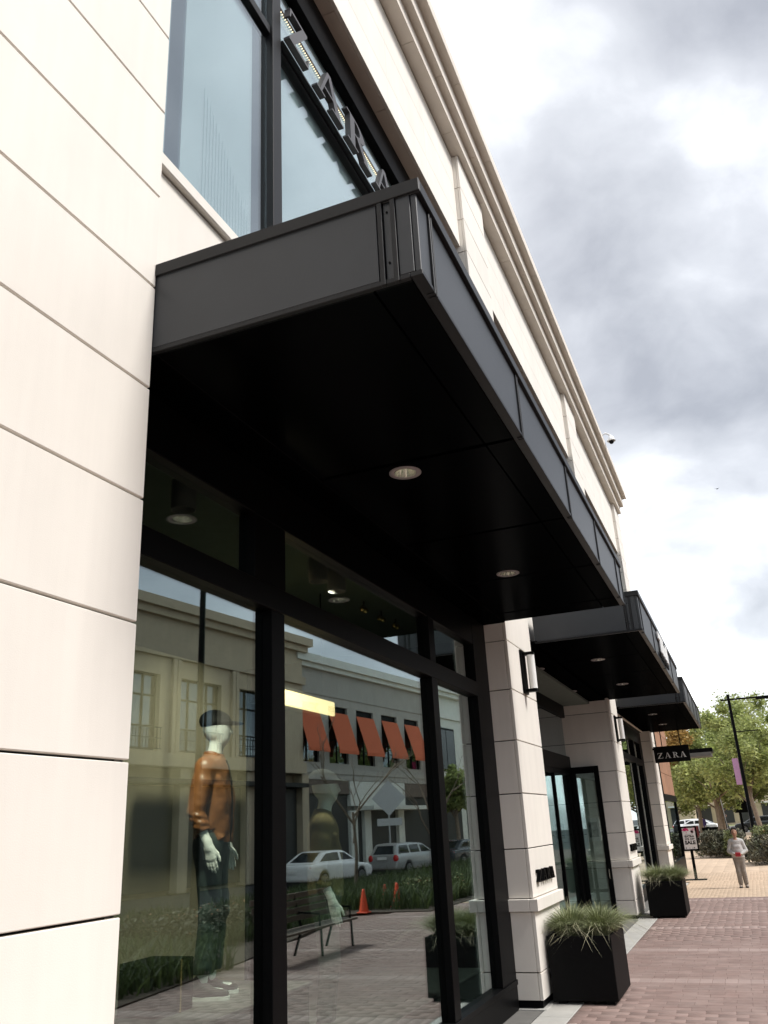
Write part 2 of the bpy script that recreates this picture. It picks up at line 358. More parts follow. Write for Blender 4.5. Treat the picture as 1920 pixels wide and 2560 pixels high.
def grid_mesh(name, V, F, mats, parent=None, smooth=False, **props):
    """numpy vertex and face arrays (all faces the same size)"""
    me = bpy.data.meshes.new(name); V = np.asarray(V, dtype=np.float32); F = np.asarray(F, dtype=np.int32)
    if parent is not None and parent.name in WL: V = V - np.array(WL[parent.name], dtype=np.float32)
    k = F.shape[1]
    me.vertices.add(len(V)); me.vertices.foreach_set('co', V.ravel())
    me.loops.add(F.size); me.loops.foreach_set('vertex_index', F.ravel())
    me.polygons.add(len(F)); me.polygons.foreach_set('loop_start', np.arange(0, F.size, k, dtype=np.int32))
    me.polygons.foreach_set('loop_total', np.full(len(F), k, dtype=np.int32))
    if smooth: me.polygons.foreach_set('use_smooth', np.ones(len(F), dtype=bool))
    for m in (mats if isinstance(mats, (list, tuple)) else [mats]): me.materials.append(M[m])
    me.update(calc_edges=True); me.validate()
    return put(bpy.data.objects.new(name, me), parent, **props)
def dup(root, loc, rz=None, label=None, mats=None):
    r = root.copy(); COL.objects.link(r); r.location = loc
    if rz is not None: r.rotation_euler = (0, 0, rz)
    if label: r['label'] = label
    for ch in root.children:
        c = ch.copy(); COL.objects.link(c); c.parent = r
        for g in ch.children:
            d = g.copy(); COL.objects.link(d); d.parent = c
    return r

# ---- smooth bodies: signed distance field of blended limbs, surfaced by surface nets
def sdf_surface(prims, h=0.008, cut=None, carve=None):
    pts = np.array([np.array(p[k]) for p in prims for k in (1, 2)]); rmax = max(max(p[3], p[4]) * max(p[5]) for p in prims)
    lo = pts.min(0) - rmax - 3 * h; hi = pts.max(0) + rmax + 3 * h
    n = np.ceil((hi - lo) / h).astype(int) + 1
    D = np.full(n, 0.35, dtype=np.float32)
    ax = [lo[i] + h * np.arange(n[i]) for i in range(3)]
    for pr in prims:
        _, a, b, r1, r2, sc, k = pr
        a = np.array(a, float); b = np.array(b, float); sc = np.array(sc, float)
        R = max(r1, r2) * sc.max() + 0.06
        i0 = np.maximum(0, np.floor((np.minimum(a, b) - R - lo) / h).astype(int)); i1 = np.minimum(n, np.ceil((np.maximum(a, b) + R - lo) / h).astype(int) + 1)
        sl = tuple(slice(i0[i], i1[i]) for i in range(3))
        X, Y, Z = np.meshgrid(*[ax[i][sl[i]] for i in range(3)], indexing='ij')
        c = (a + b) / 2
        P = np.stack([(X - c[0]) / sc[0], (Y - c[1]) / sc[1], (Z - c[2]) / sc[2]], -1)
        A = (a - c) / sc; B = (b - c) / sc; BA = B - A; L2 = BA @ BA
        t = np.clip(((P - A) @ BA) / L2, 0, 1) if L2 > 1e-9 else np.zeros(P.shape[:3])
        q = P - A - t[..., None] * BA
        d = (np.sqrt((q * q).sum(-1)) - (r1 + (r2 - r1) * t)) * sc.min()
        o = D[sl]
        if k > 0:
            hh = np.maximum(k - np.abs(o - d), 0) / k
            D[sl] = np.minimum(o, d) - hh * hh * k * 0.25
        else: D[sl] = np.minimum(o, d)
    X, Y, Z = np.meshgrid(*ax, indexing='ij')
    if carve is not None: D = carve(D, X, Y, Z).astype(np.float32)
    return surface_nets(D, lo, h)
def surface_nets(D, lo, h):
    S = D < 0
    c = [S[i:S.shape[0] - 1 + i, j:S.shape[1] - 1 + j, k:S.shape[2] - 1 + k] for i in (0, 1) for j in (0, 1) for k in (0, 1)]
    cnt = sum(x.astype(np.int8) for x in c); act = (cnt > 0) & (cnt < 8)
    idx = np.full(act.shape, -1, dtype=np.int64); ii = np.argwhere(act); idx[act] = np.arange(len(ii))
    acc = np.zeros((len(ii), 3)); num = np.zeros(len(ii))
    corners = [(i, j, k) for i in (0, 1) for j in (0, 1) for k in (0, 1)]
    for a in corners:
        for axis in range(3):
            if a[axis]: continue
            b = list(a); b[axis] = 1
            da = D[ii[:, 0] + a[0], ii[:, 1] + a[1], ii[:, 2] + a[2]]; db = D[ii[:, 0] + b[0], ii[:, 1] + b[1], ii[:, 2] + b[2]]
            m = (da < 0) != (db < 0)
            t = np.where(m, da / np.where(m, da - db, 1), 0)
            p = np.tile(np.array(a, float), (len(ii), 1)); p[:, axis] = t
            acc += p * m[:, None]; num += m
    V = (ii + acc / num[:, None]) * h + lo
    F = []
    for axis in range(3):
        u, v = (axis + 1) % 3, (axis + 2) % 3
        sl0 = [slice(None)] * 3; sl1 = [slice(None)] * 3
        sl0[axis] = slice(0, -1); sl1[axis] = slice(1, None)
        s0 = S[tuple(sl0)]; s1 = S[tuple(sl1)]
        e = np.argwhere(s0 != s1)
        ok = (e[:, u] > 0) & (e[:, v] > 0) & (e[:, u] < D.shape[u] - 1) & (e[:, v] < D.shape[v] - 1); e = e[ok]
        flip = s0[e[:, 0], e[:, 1], e[:, 2]]
        def cell(du, dv):
            q = e.copy(); q[:, u] -= du; q[:, v] -= dv
            return idx[q[:, 0], q[:, 1], q[:, 2]]
        Q = np.stack([cell(1, 1), cell(0, 1), cell(0, 0), cell(1, 0)], 1)
        Q[~flip] = Q[~flip][:, ::-1]
        F.append(Q)
    F = np.concatenate(F); F = F[(F >= 0).all(1)]
    return V, F
def sdf_obj(name, prims, m, parent, h=0.008, carve=None, **props):
    V, F = sdf_surface(prims, h, carve=carve)
    me_parent = parent
    me = grid_mesh(name, V + 0, F, m, None, True, **props)
    me.parent = parent; return me
def cap(a, b, r1, r2=None, sc=(1, 1, 1), k=0.03): return ('c', a, b, r1, r1 if r2 is None else r2, sc, k)

# ------------------------------------------------------------------ ground
def structure(name, mb, m): return mb.build(name, m, kind='structure')
structure('ground', MB().box(-400, 400, -200, 900, -1.2, -0.16), 'asphalt')
structure('sidewalk', MB().box(-1.2, 14.0, -30, 74, -0.159, -0.03), 'grout')
g = MB(); y = -6.0
strip = bpy.data.objects.new('concrete_strip', bpy.data.meshes.new('concrete_strip')); sb = MB()
sb.box(-0.02, 0.355, -6, 29.8, -0.03, -0.012); strip = structure('concrete_strip', sb, 'backing'); WL[strip.name] = Vector((0, 0, 0))
while y < 29.0:
    MB().cbox(0.0, 0.352, y + .004, min(y + 1.79, 29.4), -0.012, 0.003, 0.004).build('concrete_slab', 'concrete', strip); y += 1.795
entry = structure('entrance_floor', MB().box(-1.6, -0.022, 11.9, 19.4, -0.029, -0.004), 'slate')
structure('storefront_kerb', MB().box(-0.6, -0.022, -6, 11.0, -0.029, -0.006).box(-0.6, -0.022, 20.6, 29.6, -0.029, -0.006), 'slate')

def bricks():
    boxes = []                      # x0,x1,y0,y1,z,light
    X0, X1, Y0, Y1 = 0.362, 5.6, 3.0, 24.15
    heads = [12.30 + 2.76 * k for k in range(-3, 5)]
    yy = Y0; row = 0
    while yy < Y1 - 0.05:
        hd = any(abs(yy - hy) < 0.0751 for hy in heads)
        if hd:
            x = X0 - random.random() * .05; w = 0.148
            d = 0.30
        else: w = 0.298; x = X0 - (0.149 if row % 2 else 0.0) - random.random() * .04; d = 0.15
        while x < X1:
            a = max(x, X0); b = min(x + w - .0035, X1)
            if b - a > .02: boxes.append((a, b, yy + .0018, yy + d - .0018, random.uniform(-.0012, .0012), hd))
            x += w
        yy += d; row += 1
    return boxes
BR = bricks()
def box_arrays(bx, depth=0.03):
    V = []; F = []
    for (a, b, c, d, zt, _) in bx:
        o = len(V); e = 0.003
        V += [(a, c, zt - depth), (b, c, zt - depth), (b, d, zt - depth), (a, d, zt - depth),
              (a, c, zt - e), (b, c, zt - e), (b, d, zt - e), (a, d, zt - e),
              (a + e, c + e, zt), (b - e, c + e, zt), (b - e, d - e, zt), (a + e, d - e, zt)]
        for k in range(4):
            k2 = (k + 1) % 4; F.append((o + k, o + k2, o + 4 + k2, o + 4 + k)); F.append((o + 4 + k, o + 4 + k2, o + 8 + k2, o + 8 + k))
        F.append((o + 8, o + 9, o + 10, o + 11))
    return V, F
paving = structure('brick_paving', MB().box(0.358, 5.62, 2.98, 24.16, -0.03, -0.0055), 'grout'); WL[paving.name] = Vector((0, 0, 0))
def in_view(b): return b[2] > 10.6 and b[0] < 0.9 + (b[2]) * 0.13 and (b[0] > 0.8 or b[2] > 12)
vis = sorted([b for b in BR if in_view(b)], key=lambda b: b[2])[:290]; vset = set(vis)
cache = {}
for b in vis:
    key = (round(b[1] - b[0], 3), round(b[3] - b[2], 3), b[5])
    if key not in cache:
        w, d = key[0], key[1]; V, F = box_arrays([(-w / 2, w / 2, -d / 2, d / 2, 0, 0)])
        me = bpy.data.meshes.new('brick'); me.from_pydata(V, [], F); me.materials.append(M['brick_light' if b[5] else 'brick']); cache[key] = me
    o = bpy.data.objects.new('brick', cache[key]); o.location = ((b[0] + b[1]) / 2, (b[2] + b[3]) / 2, b[4]); put(o, paving)
rest = [b for b in BR if b not in vset]
for light in (False, True):
    V, F = box_arrays([b for b in rest if bool(b[5]) == light])
    grid_mesh('brick_courses', V, F, 'brick_light' if light else 'brick', paving, kind='stuff')
tanpave = structure('tan_paving', MB().box(0.358, 5.6, 24.162, 74, -0.03, -0.006).box(-1.2, 0.357, 29.8, 74, -0.03, -0.006), 'tangrout'); WL[tanpave.name] = Vector((0, 0, 0))
tb = []; yy = 24.165; r = 0
while yy < 47:
    d = 0.1 if yy < 34 else 0.4; w = 0.2 if yy < 34 else 0.8
    x = (0.36 if yy < 29.8 else -1.2) - (w / 2 if r % 2 else 0)
    lim = 0.36 if yy < 29.8 else -1.2
    while x < 5.5:
        tb.append((max(x, lim), x + w - .005, yy, yy + d - .005, random.uniform(-.002, .001), 0)); x += w
    yy += d; r += 1
V, F = box_arrays([t for t in tb if t[1] > t[0] + .02]); grid_mesh('tan_paver_courses', V, F, 'tanpaver', tanpave, kind='stuff')
structure('far_paving', MB().box(-30, 30, 47, 84, -0.02, -0.004), 'tanpaver')
structure('far_crosswalk', MB().box(-40, 12, 84, 97, -0.02, 0.0), 'tanpaver')
structure('far_street', MB().box(-120, 120, 97.01, 138, -0.02, 0.0), 'slate')
structure('far_kerb', MB().box(-120, 120, 138.01, 139, -0.02, 0.15), 'concrete')
structure('far_lawn', MB().box(-120, 120, 139.01, 170, -0.02, 0.12), 'hedge2')
# planting bed, kerb and road across the pavement (seen in the shop windows)
bedpoly = [(4.75, -8), (4.7, 2), (4.67, 10), (5.1, 13.7), (6.6, 21.2), (6.35, 21.75), (4.65, 21.9), (4.3, 30), (4.2, 46), (11.0, 46), (12.2, 38.5), (13.1, 32), (13.4, 26), (13.4, -8)]
structure('planting_bed', MB().prism(bedpoly[::-1], (0, 0, -0.029), (1, 0, 0), (0, 1, 0), (0, 0, 0.05)), 'soil')
structure('road', MB().box(14.3, 60, -60, 74, -0.159, -0.12), 'asphalt')
kb = MB()
for (x0, y0), (x1, y1) in zip([(13.5, -8), (13.5, 26), (13.2, 32), (12.3, 38.5), (11.1, 46)], [(13.5, 26), (13.2, 32), (12.3, 38.5), (11.1, 46), (9.5, 60)]):
    kb.prism([(x0 - .08, y0), (x0 + .08, y0), (x1 + .08, y1), (x1 - .08, y1)], (0, 0, -0.159), (1, 0, 0), (0, 1, 0), (0, 0, 0.16))
structure('road_kerb', kb, 'concrete')

# ------------------------------------------------------------------ the store building
store = empty('store_building', (0, 15, 0), 'cream stone two storey shop with black framed windows and stepped cornice', 'building')
PC = {}
def panel(parent, x0, x1, y0, y1, z0, z1, m='stone', name='stone_panel', c=0.004):
    key = (name, m, round(x1 - x0, 4), round(y1 - y0, 4), round(z1 - z0, 4))
    if key not in PC:
        a, b, d = key[2] / 2, key[3] / 2, key[4] / 2
        mb = MB().cbox(-a, a, -b, b, -d, d, c); me = bpy.data.meshes.new(name); me.from_pydata(mb.v, [], mb.f); me.materials.append(M[m]); PC[key] = me
    o = bpy.data.objects.new(name, PC[key]); o.location = Vector(((x0 + x1) / 2, (y0 + y1) / 2, (z0 + z1) / 2)) - WL[parent.name]
    return put(o, parent)
COURSE = [1.127, 1.665, 2.285, 2.908, 3.531, 4.153, 4.777, 5.39, 6.02, 6.63, 7.23, 7.83, 8.43, 9.03, 9.63, 10.22, 10.83, 11.45, 12.092]
LOWC = [0.085, 0.365, 0.990]
G = 0.006
def pillar(y0, y1, xb):
    p = sub(MB().box(xb, -0.045, y0 + .045, y1 - .045, 0.02, 12.09).build('pillar', 'backing', store))
    WL[p.name] = WL[store.name].copy()
    for lst in (LOWC, COURSE):
        for a, b in zip(lst, lst[1:]):
            panel(p, -0.042, 0.0, y0, y1, a + G, b - G)
            panel(p, xb, -0.046, y0, y0 + .042, a + G, b - G)
            panel(p, xb, -0.046, y1 - .042, y1, a + G, b - G)
    panel(p, -0.042, 0.055, y0 - .055, y1 + .055, 0.990 + .004, 1.127 - .004, name='plinth_band')
    panel(p, xb, -0.046, y0 - .055, y0 + .042, 0.990 + .004, 1.127 - .004, name='plinth_band')
    panel(p, xb, -0.046, y1 - .042, y1 + .055, 0.990 + .004, 1.127 - .004, name='plinth_band')
    panel(p, xb, -0.02, y0 + .03, y1 - .03, 0.012, 0.080, 'frame', 'base_recess')
    panel(p, xb, 0.03, y0 - .03, y1 + .03, -0.03, 0.010, 'concrete', 'footing')
    return p
PIL = [(1.75, 3.15, -0.42), (10.5, 11.9, -0.42), (19.37, 20.78, -1.35), (28.15, 29.52, -0.42)]
for a in PIL: pillar(*a)
# wall behind the camera
wb = MB().box(-0.42, -0.045, -5.9, 1.74, 0.02, 12.09).build('rear_wall', 'backing', store); WL[wb.name] = WL[store.name].copy()
for y in (-5.87, -4.34, -2.81, -1.28, 0.25):
    for lst in (LOWC, COURSE):
        for a, b in zip(lst, lst[1:]): panel(wb, -0.042, -0.002, y, y + 1.49, a + G, b - G)
# upper walls, spandrels, lintel soffits, sills
BAYS = [(3.15, 10.5), (11.9, 19.37), (20.78, 28.15)]
for (y0, y1) in BAYS:
    w = MB().box(-0.30, -0.145, y0, y1, 10.375, 12.09).box(-0.36, -0.245, y0, y1, 4.42, 5.86).build('upper_wall', 'backing', store); WL[w.name] = WL[store.name].copy()
    n = 5; st = (y1 - y0) / n
    for k in range(n):
        for a, b in zip([10.325, 10.83, 11.45], [10.83, 11.45, 12.092]): panel(w, -0.142, -0.10, y0 + k * st + .0015, y0 + (k + 1) * st - .0015, a + .0015, b - .0015, c=0.002)
        for a, b in zip([4.42, 5.15], [5.15, 5.87]): panel(w, -0.242, -0.20, y0 + k * st + .0015, y0 + (k + 1) * st - .0015, a + .0015, b - .0015, c=0.002)
        panel(w, -0.335, -0.146, y0 + k * st + .005, y0 + (k + 1) * st - .005, 10.33, 10.372, 'stone_band', 'lintel_soffit')
        panel(w, -0.34, -0.155, y0 + k * st + .002, y0 + (k + 1) * st - .002, 5.875, 5.965, 'stone', 'window_sill')
# cornice
ck = sub(MB().box(-1.2, 0.06, -5.9, 29.3, 12.12, 12.80).build('cornice', 'backing', store)); WL[ck.name] = WL[store.name].copy()
for (x1, z0, z1, off) in ((0.105, 12.10, 12.338, 0.0), (0.226, 12.342, 12.618, 0.85), (0.363, 12.622, 12.83, 0.35)):
    y = -5.9 - off
    while y < 29.3:
        panel(ck, -0.10 if z0 < 12.2 else 0.02, x1, max(y, -5.9) + .004, min(y + 1.767, 29.4) - .004, z0, z1, 'stone_band', 'cornice_stone'); y += 1.767
MB().box(-0.6, 0.30, -5.9, 29.35, 12.831, 12.86).build('roof_edge', 'concrete', store)
MB().box(-9, -0.8, -5.9, 29.5, 11.9, 12.3).build('roof', 'concrete', store)
# interior shell
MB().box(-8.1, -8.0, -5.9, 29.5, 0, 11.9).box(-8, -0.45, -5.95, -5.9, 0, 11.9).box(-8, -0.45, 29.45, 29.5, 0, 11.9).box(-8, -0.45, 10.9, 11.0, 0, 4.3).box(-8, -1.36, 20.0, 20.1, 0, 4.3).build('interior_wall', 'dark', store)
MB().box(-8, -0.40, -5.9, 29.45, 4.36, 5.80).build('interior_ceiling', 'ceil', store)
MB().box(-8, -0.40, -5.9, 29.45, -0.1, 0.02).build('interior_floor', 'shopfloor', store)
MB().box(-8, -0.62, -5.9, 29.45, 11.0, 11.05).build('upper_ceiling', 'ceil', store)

def pane(parent, y0, y1, z0, z1, m='glass', x=-0.36):
    return MB().box(x - .005, x + .005, y0, y1, z0, z1).build('pane', m, parent)
def storefront(dy, label):
    fr = MB()
    fr.cbox(-0.42, -0.29, 3.152 + dy, 3.47 + dy, 0.30, 4.40).cbox(-0.42, -0.29, 9.92 + dy, 10.498 + dy, 0.30, 4.40)
    fr.cbox(-0.42, -0.287, 3.152 + dy, 10.498 + dy, 0.0, 0.245).cbox(-0.42, -0.275, 3.152 + dy, 10.498 + dy, 0.247, 0.30)
    fr.cbox(-0.42, -0.292, 3.471 + dy, 9.919 + dy, 4.035, 4.40)
    w = sub(fr.build('shop_window', 'frame', store)); WL[w.name] = WL[store.name].copy()
    for a, b in ((4.935, 5.115), (8.245, 8.425)):
        MB().cbox(-0.42, -0.288, a + dy, b + dy, 0.301, 3.398).build('mullion', 'frame', w)
    MB().cbox(-0.42, -0.288, 4.71 + dy, 5.135 + dy, 3.572, 4.034).build('mullion', 'frame', w)
    MB().cbox(-0.42, -0.288, 8.245 + dy, 8.425 + dy, 3.572, 4.034).build('mullion', 'frame', w)
    MB().cbox(-0.42, -0.284, 3.472 + dy, 9.918 + dy, 3.40, 3.57).build('transom', 'frame', w)
    for a, b in ((3.47, 4.935), (5.115, 8.245), (8.425, 9.92)):
        pane(w, a + dy, b + dy, 0.30, 3.40); pane(w, a + dy, b + dy, 3.57, 4.035)
    return w
storefront(0, ''); storefront(17.64, '')
def upper_window(dy):
    fr = MB().cbox(-0.42, -0.29, 3.152 + dy, 10.498 + dy, 9.86, 10.328).cbox(-0.42, -0.31, 10.36 + dy, 10.498 + dy, 5.97, 9.859).cbox(-0.42, -0.31, 3.152 + dy, 3.27 + dy, 5.97, 9.859)
    w = sub(fr.build('upper_window', 'frame', store)); WL[w.name] = WL[store.name].copy()
    for a, b in ((4.985, 5.135), (8.52, 8.67)): MB().cbox(-0.42, -0.29, a + dy, b + dy, 5.967, 9.859).build('mullion', 'letter' if False else 'black', w)
    for a, b in ((3.271, 4.984), (5.136, 8.519), (8.671, 10.359)):
        MB().cbox(-0.42, -0.318, a + dy, b + dy, 8.86, 8.96).build('transom', 'black', w)
        pane(w, a + dy, b + dy, 5.967, 8.86, 'glass_up'); pane(w, a + dy, b + dy, 8.96, 9.86, 'glass_up')
    for a, b in ((3.28, 3.66), (3.84, 4.80), (5.137, 8.518), (8.672, 10.358)): [MB().box(-0.41, -0.40, a + dy, b + dy, za, zb).build('blind', 'blind', w) for za, zb in ((5.968, 8.859), (8.961, 9.859))]
    MB().box(-0.9, -0.8, 3.2 + dy, 10.4 + dy, 5.81, 10.9).build('dim_partition', 'dimgrey', w)
    if dy == 0:
        rod = MB()
        for k in range(16): rod.cyl((-0.392, 4.10 + k * .042, 5.97), (-0.392, 4.10 + k * .042, 7.35 - .05 * k), 0.002, 6)
        rod.build('curtain_rods', 'rodgrey', w)
for d in (0, 8.81, 17.64): upper_window(d)
# entrance in the second bay, set back one metre
en = sub(MB().cbox(-1.07, -0.97, 11.95, 19.32, 2.95, 3.26).cbox(-1.07, -0.97, 19.15, 19.32, 0.0, 2.949).cbox(-1.07, -0.97, 11.95, 12.1, 0.0, 2.949).cbox(-1.07, -0.97, 11.95, 19.32, 4.1, 4.40).build('entrance_frame', 'frame', store)); WL[en.name] = WL[store.name].copy()
for a, b in ((12.1, 13.9), (13.9, 15.7), (15.7, 17.5), (17.5, 19.15)):
    MB().cbox(-1.06, -0.98, b - .07, b - .001, 0.0, 2.949).cbox(-1.06, -0.98, a, b - .071, 2.86, 2.949).cbox(-1.06, -0.98, a, b - .071, 0.0, 0.12).build('door_frame', 'frame', en)
    MB().box(-1.025, -1.015, a, b - .07, 0.12, 2.86).build('pane', 'glass', en)
MB().box(-1.025, -1.015, 12.1, 19.15, 3.26, 4.1).build('pane', 'glass_dark', en)
leaf = sub(MB().cbox(-0.97, -0.865, 19.20, 19.26, 0.02, 3.03).cbox(-0.475, -0.375, 19.20, 19.26, 0.02, 3.03).cbox(-0.864, -0.476, 19.20, 19.26, 2.89, 3.03).cbox(-0.864, -0.476, 19.20, 19.26, 0.02, 0.14).build('open_door', 'frame', store)); WL[leaf.name] = WL[store.name].copy()
MB().box(-0.865, -0.475, 19.226, 19.234, 0.14, 2.89).build('pane', 'glass', leaf)
MB().cyl((-0.425, 19.17, 0.80), (-0.425, 19.17, 0.98), 0.012, 8).cyl((-0.425, 19.2, 0.82), (-0.425, 19.17, 0.82), 0.008, 6).cyl((-0.425, 19.2, 0.96), (-0.425, 19.17, 0.96), 0.008, 6).build('door_handle', 'chrome', leaf)
# entrance soffit and bay returns above canopies
es = MB(); ya = 11.9
for yh in (14.43, 17.5): es.box(-1.5, -0.05, ya, yh - .082, 4.41, 4.46).box(-1.5, -.532, yh - .082, yh + .082, 4.41, 4.46).box(-.368, -0.05, yh - .082, yh + .082, 4.41, 4.46); ya = yh + .082
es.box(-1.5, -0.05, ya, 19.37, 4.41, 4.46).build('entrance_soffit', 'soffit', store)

# ------------------------------------------------------------------ canopies
def downlight(parent, x, y, z, lit=0.55):
    r = sub(MB().lathe((x, y, z - .004), [(0.080, .006), (0.100, 0.0), (0.118, .002), (0.118, .010)], 24).build('downlight', 'greyprint', parent)); WL[r.name] = WL[parent.name].copy()
    MB().lathe((x, y, z), [(0.081, -.002), (0.078, .03), (0.066, .11), (0.050, .145), (0.0, .15)], 24).build('reflector', 'chrome', r)
    MB().ball((x, y, z + .108), .062, (1, 1, .35), 14).build('lamp', 'lampglow', r)
def canopy(y0, y1, z0, z1, seams, label, lights, corner=True):
    c = empty('canopy', (0, y0, z0), label, 'canopy', group='black canopies over the shopfront')
    XO = 1.535
    core = MB()
    sl = [y0 + .005] + [s for s in seams if s - y0 > 0.6] + [y1 - .005]
    core.box(0.005, 1.49, y0 + .02, y1 - .02, z0 + .165, z1 - .03)
    core.build('core', 'black', c)
    MB().cbox(0.0005, XO + .012, y0 - .012, y0 + .002, z1 - .075, z1, .003).cbox(-0.04, XO + .012, y0 + .0022, y1 + .012, z1 - .075, z1, .005).build('coping', 'black', c)
    MB().cbox(1.468, XO - .006, y0 + .001, y1 - .001, z0 + .001, z0 + .028, .003).cbox(-0.04, 1.467, y0 + .001, y0 + .03, z0 + .001, z0 + .028, .003).build('drip_edge', 'black', c)
    # soffit panels
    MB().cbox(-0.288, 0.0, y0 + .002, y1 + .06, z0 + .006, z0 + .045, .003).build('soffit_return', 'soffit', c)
    for a, b in zip(sl, sl[1:]):
        sp_ = MB(); hl = [q for q in lights if a < q[1] < b]; xl, yl = 0.004, a + .034
        if hl:
            (hx, hy), e = hl[0], .082
            sp_.box(0.004, 1.262, a + .034, hy - e, z0 + .004, z0 + .16).box(0.004, 1.262, hy + e, b - .012, z0 + .004, z0 + .16).box(0.004, hx - e, hy - e, hy + e, z0 + .004, z0 + .16).box(hx + e, 1.262, hy - e, hy + e, z0 + .004, z0 + .16)
        else: sp_.cbox(0.004, 1.262, a + .034, b - .012, z0 + .004, z0 + .16, .003)
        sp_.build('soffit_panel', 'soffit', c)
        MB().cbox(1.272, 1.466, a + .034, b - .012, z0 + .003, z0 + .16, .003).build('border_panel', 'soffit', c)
    # front fascia
    ed = [y0 + .008] + ([y0 + .17] if corner else []) + [s for s in seams if s - y0 > 0.6] + [y1 - .02]
    for i, (a, b) in enumerate(zip(ed, ed[1:])):
        MB().cbox(1.492, XO - .012, a + (.05 if i else 0), b - .012, z0 + .03, z1 - .076, .003).build('fascia_panel', 'fascia', c)
        if i:
            for o in (0.0, .03): MB().cbox(1.492, XO - .001, a + o - .004, a + o + .012, z0 - .006, z1 - .076, .002).build('fascia_rib', 'black', c)
    for o in (-.012, ): MB().cbox(1.492, XO - .001, y1 - .028, y1 - .01, z0 - .006, z1 - .076, .002).build('fascia_rib', 'black', c)
    # end fascia towards the camera
    MB().cbox(-0.04, 1.310, y0 + .003, y0 + .02, z0 + .03, z1 - .076, .002).build('fascia_panel', 'fascia', c)
    MB().cbox(1.347, 1.386, y0 + .010, y0 + .019, z0 + .03, z1 - .076, .002).build('fascia_panel', 'fascia', c)
    MB().cbox(1.416, 1.489, y0 + .003, y0 + .02, z0 + .03, z1 - .076, .002).build('fascia_panel', 'fascia', c)
    for x in (1.318, 1.388): MB().cbox(x, x + .025, y0 - .008, y0 + .021, z0 - .004, z1 - .076, .002).build('fascia_rib', 'black', c)
    sc_ = MB()
    for zz in (.12, .42): sc_.cyl((1.366, y0 + .009, z0 + zz), (1.366, y0 + .005, z0 + zz), .006, 8)
    sc_.build('screws', 'soffit', c)
    for (x, y) in lights: downlight(c, x, y, z0 + .002)
    return c
canopy(3.15, 10.42, 4.37, 4.925, [5.12, 6.88, 8.44, 9.95], 'nearest black canopy, its corner jutting over the first shop window', [(0.61, 5.31), (0.61, 8.28)])
canopy(12.42, 19.75, 4.445, 5.035, [14.3, 16.1, 17.95], 'middle black canopy over the entrance with white raised characters on its fascia', [(0.58, 14.42), (0.58, 17.5)])
for y in (14.43, 17.5): downlight(store, -0.45, y, 4.408)
canopy(21.5, 28.75, 4.445, 5.05, [23.3, 25.1, 26.95], 'farthest black canopy above the hanging black sign', [(0.57, 23.5), (0.57, 26.4)])
# raised characters on the middle canopy (too small to read in the photograph)
fs = empty('fascia_sign', (1.53, 16.0, 4.5), 'row of small white raised characters on the middle canopy fascia', 'sign')
for k, (a, z0_, z1_) in enumerate([(15.05, 4.80, 4.92), (15.32, 4.60, 4.93), (15.72, 4.60, 4.93), (16.12, 4.60, 4.84), (16.5, 4.60, 4.93)]):
    MB().cbox(1.536, 1.566, a, a + .26, z0_, z1_, .006).build('character', 'whitesign', fs)
for k in range(8): MB().cbox(1.536, 1.562, 15.0 + k * .215, 15.0 + k * .215 + .13, 4.485, 4.575, .004).build('small_character', 'blackprint', fs)

# ------------------------------------------------------------------ lettering
def glyph(ch):
    P = {}
    P['Z'] = [[(.05, .93), (.80, .93), (.80, 1), (.05, 1)], [(.02, .72), (.06, .72), (.11, .93), (.05, .93)], [(0, .07), (.24, .07), (.80, .93), (.56, .93)],
              [(0, 0), (.84, 0), (.84, .07), (0, .07)], [(.78, .07), (.84, .07), (.88, .30), (.84, .30)]]
    P['A'] = [[(.66, .05), (.86, .05), (.52, 1), (.40, 1)], [(.13, .05), (.19, .05), (.4356, .87), (.40, 1)], [(.271, .32), (.586, .32), (.5697, .38), (.289, .38)],
              [(.02, 0), (.30, 0), (.30, .05), (.02, .05)], [(.54, 0), (.96, 0), (.96, .05), (.54, .05)]]
    R = [[(.12, .05), (.30, .05), (.30, .95), (.12, .95)], [(0, 0), (.42, 0), (.42, .05), (0, .05)], [(0, .95), (.30, .95), (.30, 1), (0, 1)],
         [(.68, .05), (.88, .05), (.55, .50), (.38, .455)], [(.66, 0), (1.0, 0), (1.0, .05), (.64, .05)]]
    n = 12
    o = [(.30 + .42 * math.sin(PI * k / n), .73 + .27 * math.cos(PI * k / n)) for k in range(n + 1)]
    i_ = [(.30 + .22 * math.sin(PI * k / n), .73 + .22 * math.cos(PI * k / n)) for k in range(n + 1)]
    for k in range(n): R.append([o[k], i_[k], i_[k + 1], o[k + 1]])
    P['R'] = R
    return P[ch]
def letter(ch, o, u, v, w, size, m, parent, width=1.0, name='letter'):
    mb = MB(); u = Vector(u) * size * width; v = Vector(v) * size
    for poly in glyph(ch):
        a = sum(poly[i][0] * poly[(i + 1) % len(poly)][1] - poly[(i + 1) % len(poly)][0] * poly[i][1] for i in range(len(poly)))
        mb.prism(poly if a > 0 else poly[::-1], o, u, v, w)
    return mb.build(name, m, parent)
ls = empty('letter_sign', (-0.25, 5.1, 8.9), 'large grey metal raised letters on the bar of the upper window above the nearest canopy', 'sign')
for ch, y, wd in (('Z', 5.14, 1.12), ('A', 5.70, 1.62), ('R', 6.45, 1.60), ('A', 7.21, 1.62)):
    letter(ch, (-0.265, y, 8.925), (0, 1, 0), (0, 0, 1), (0.065, 0, 0), 0.415, 'letter', ls, wd)
MB().cbox(-0.317, -0.268, 5.137, 8.51, 8.895, 8.924, .003).build('mounting_bar', 'black', ls)
st_ = MB().box(-0.352, -0.335, 5.14, 8.0, 9.466, 9.486); st_.build('led_bar', 'letter', ls)
ld = MB()
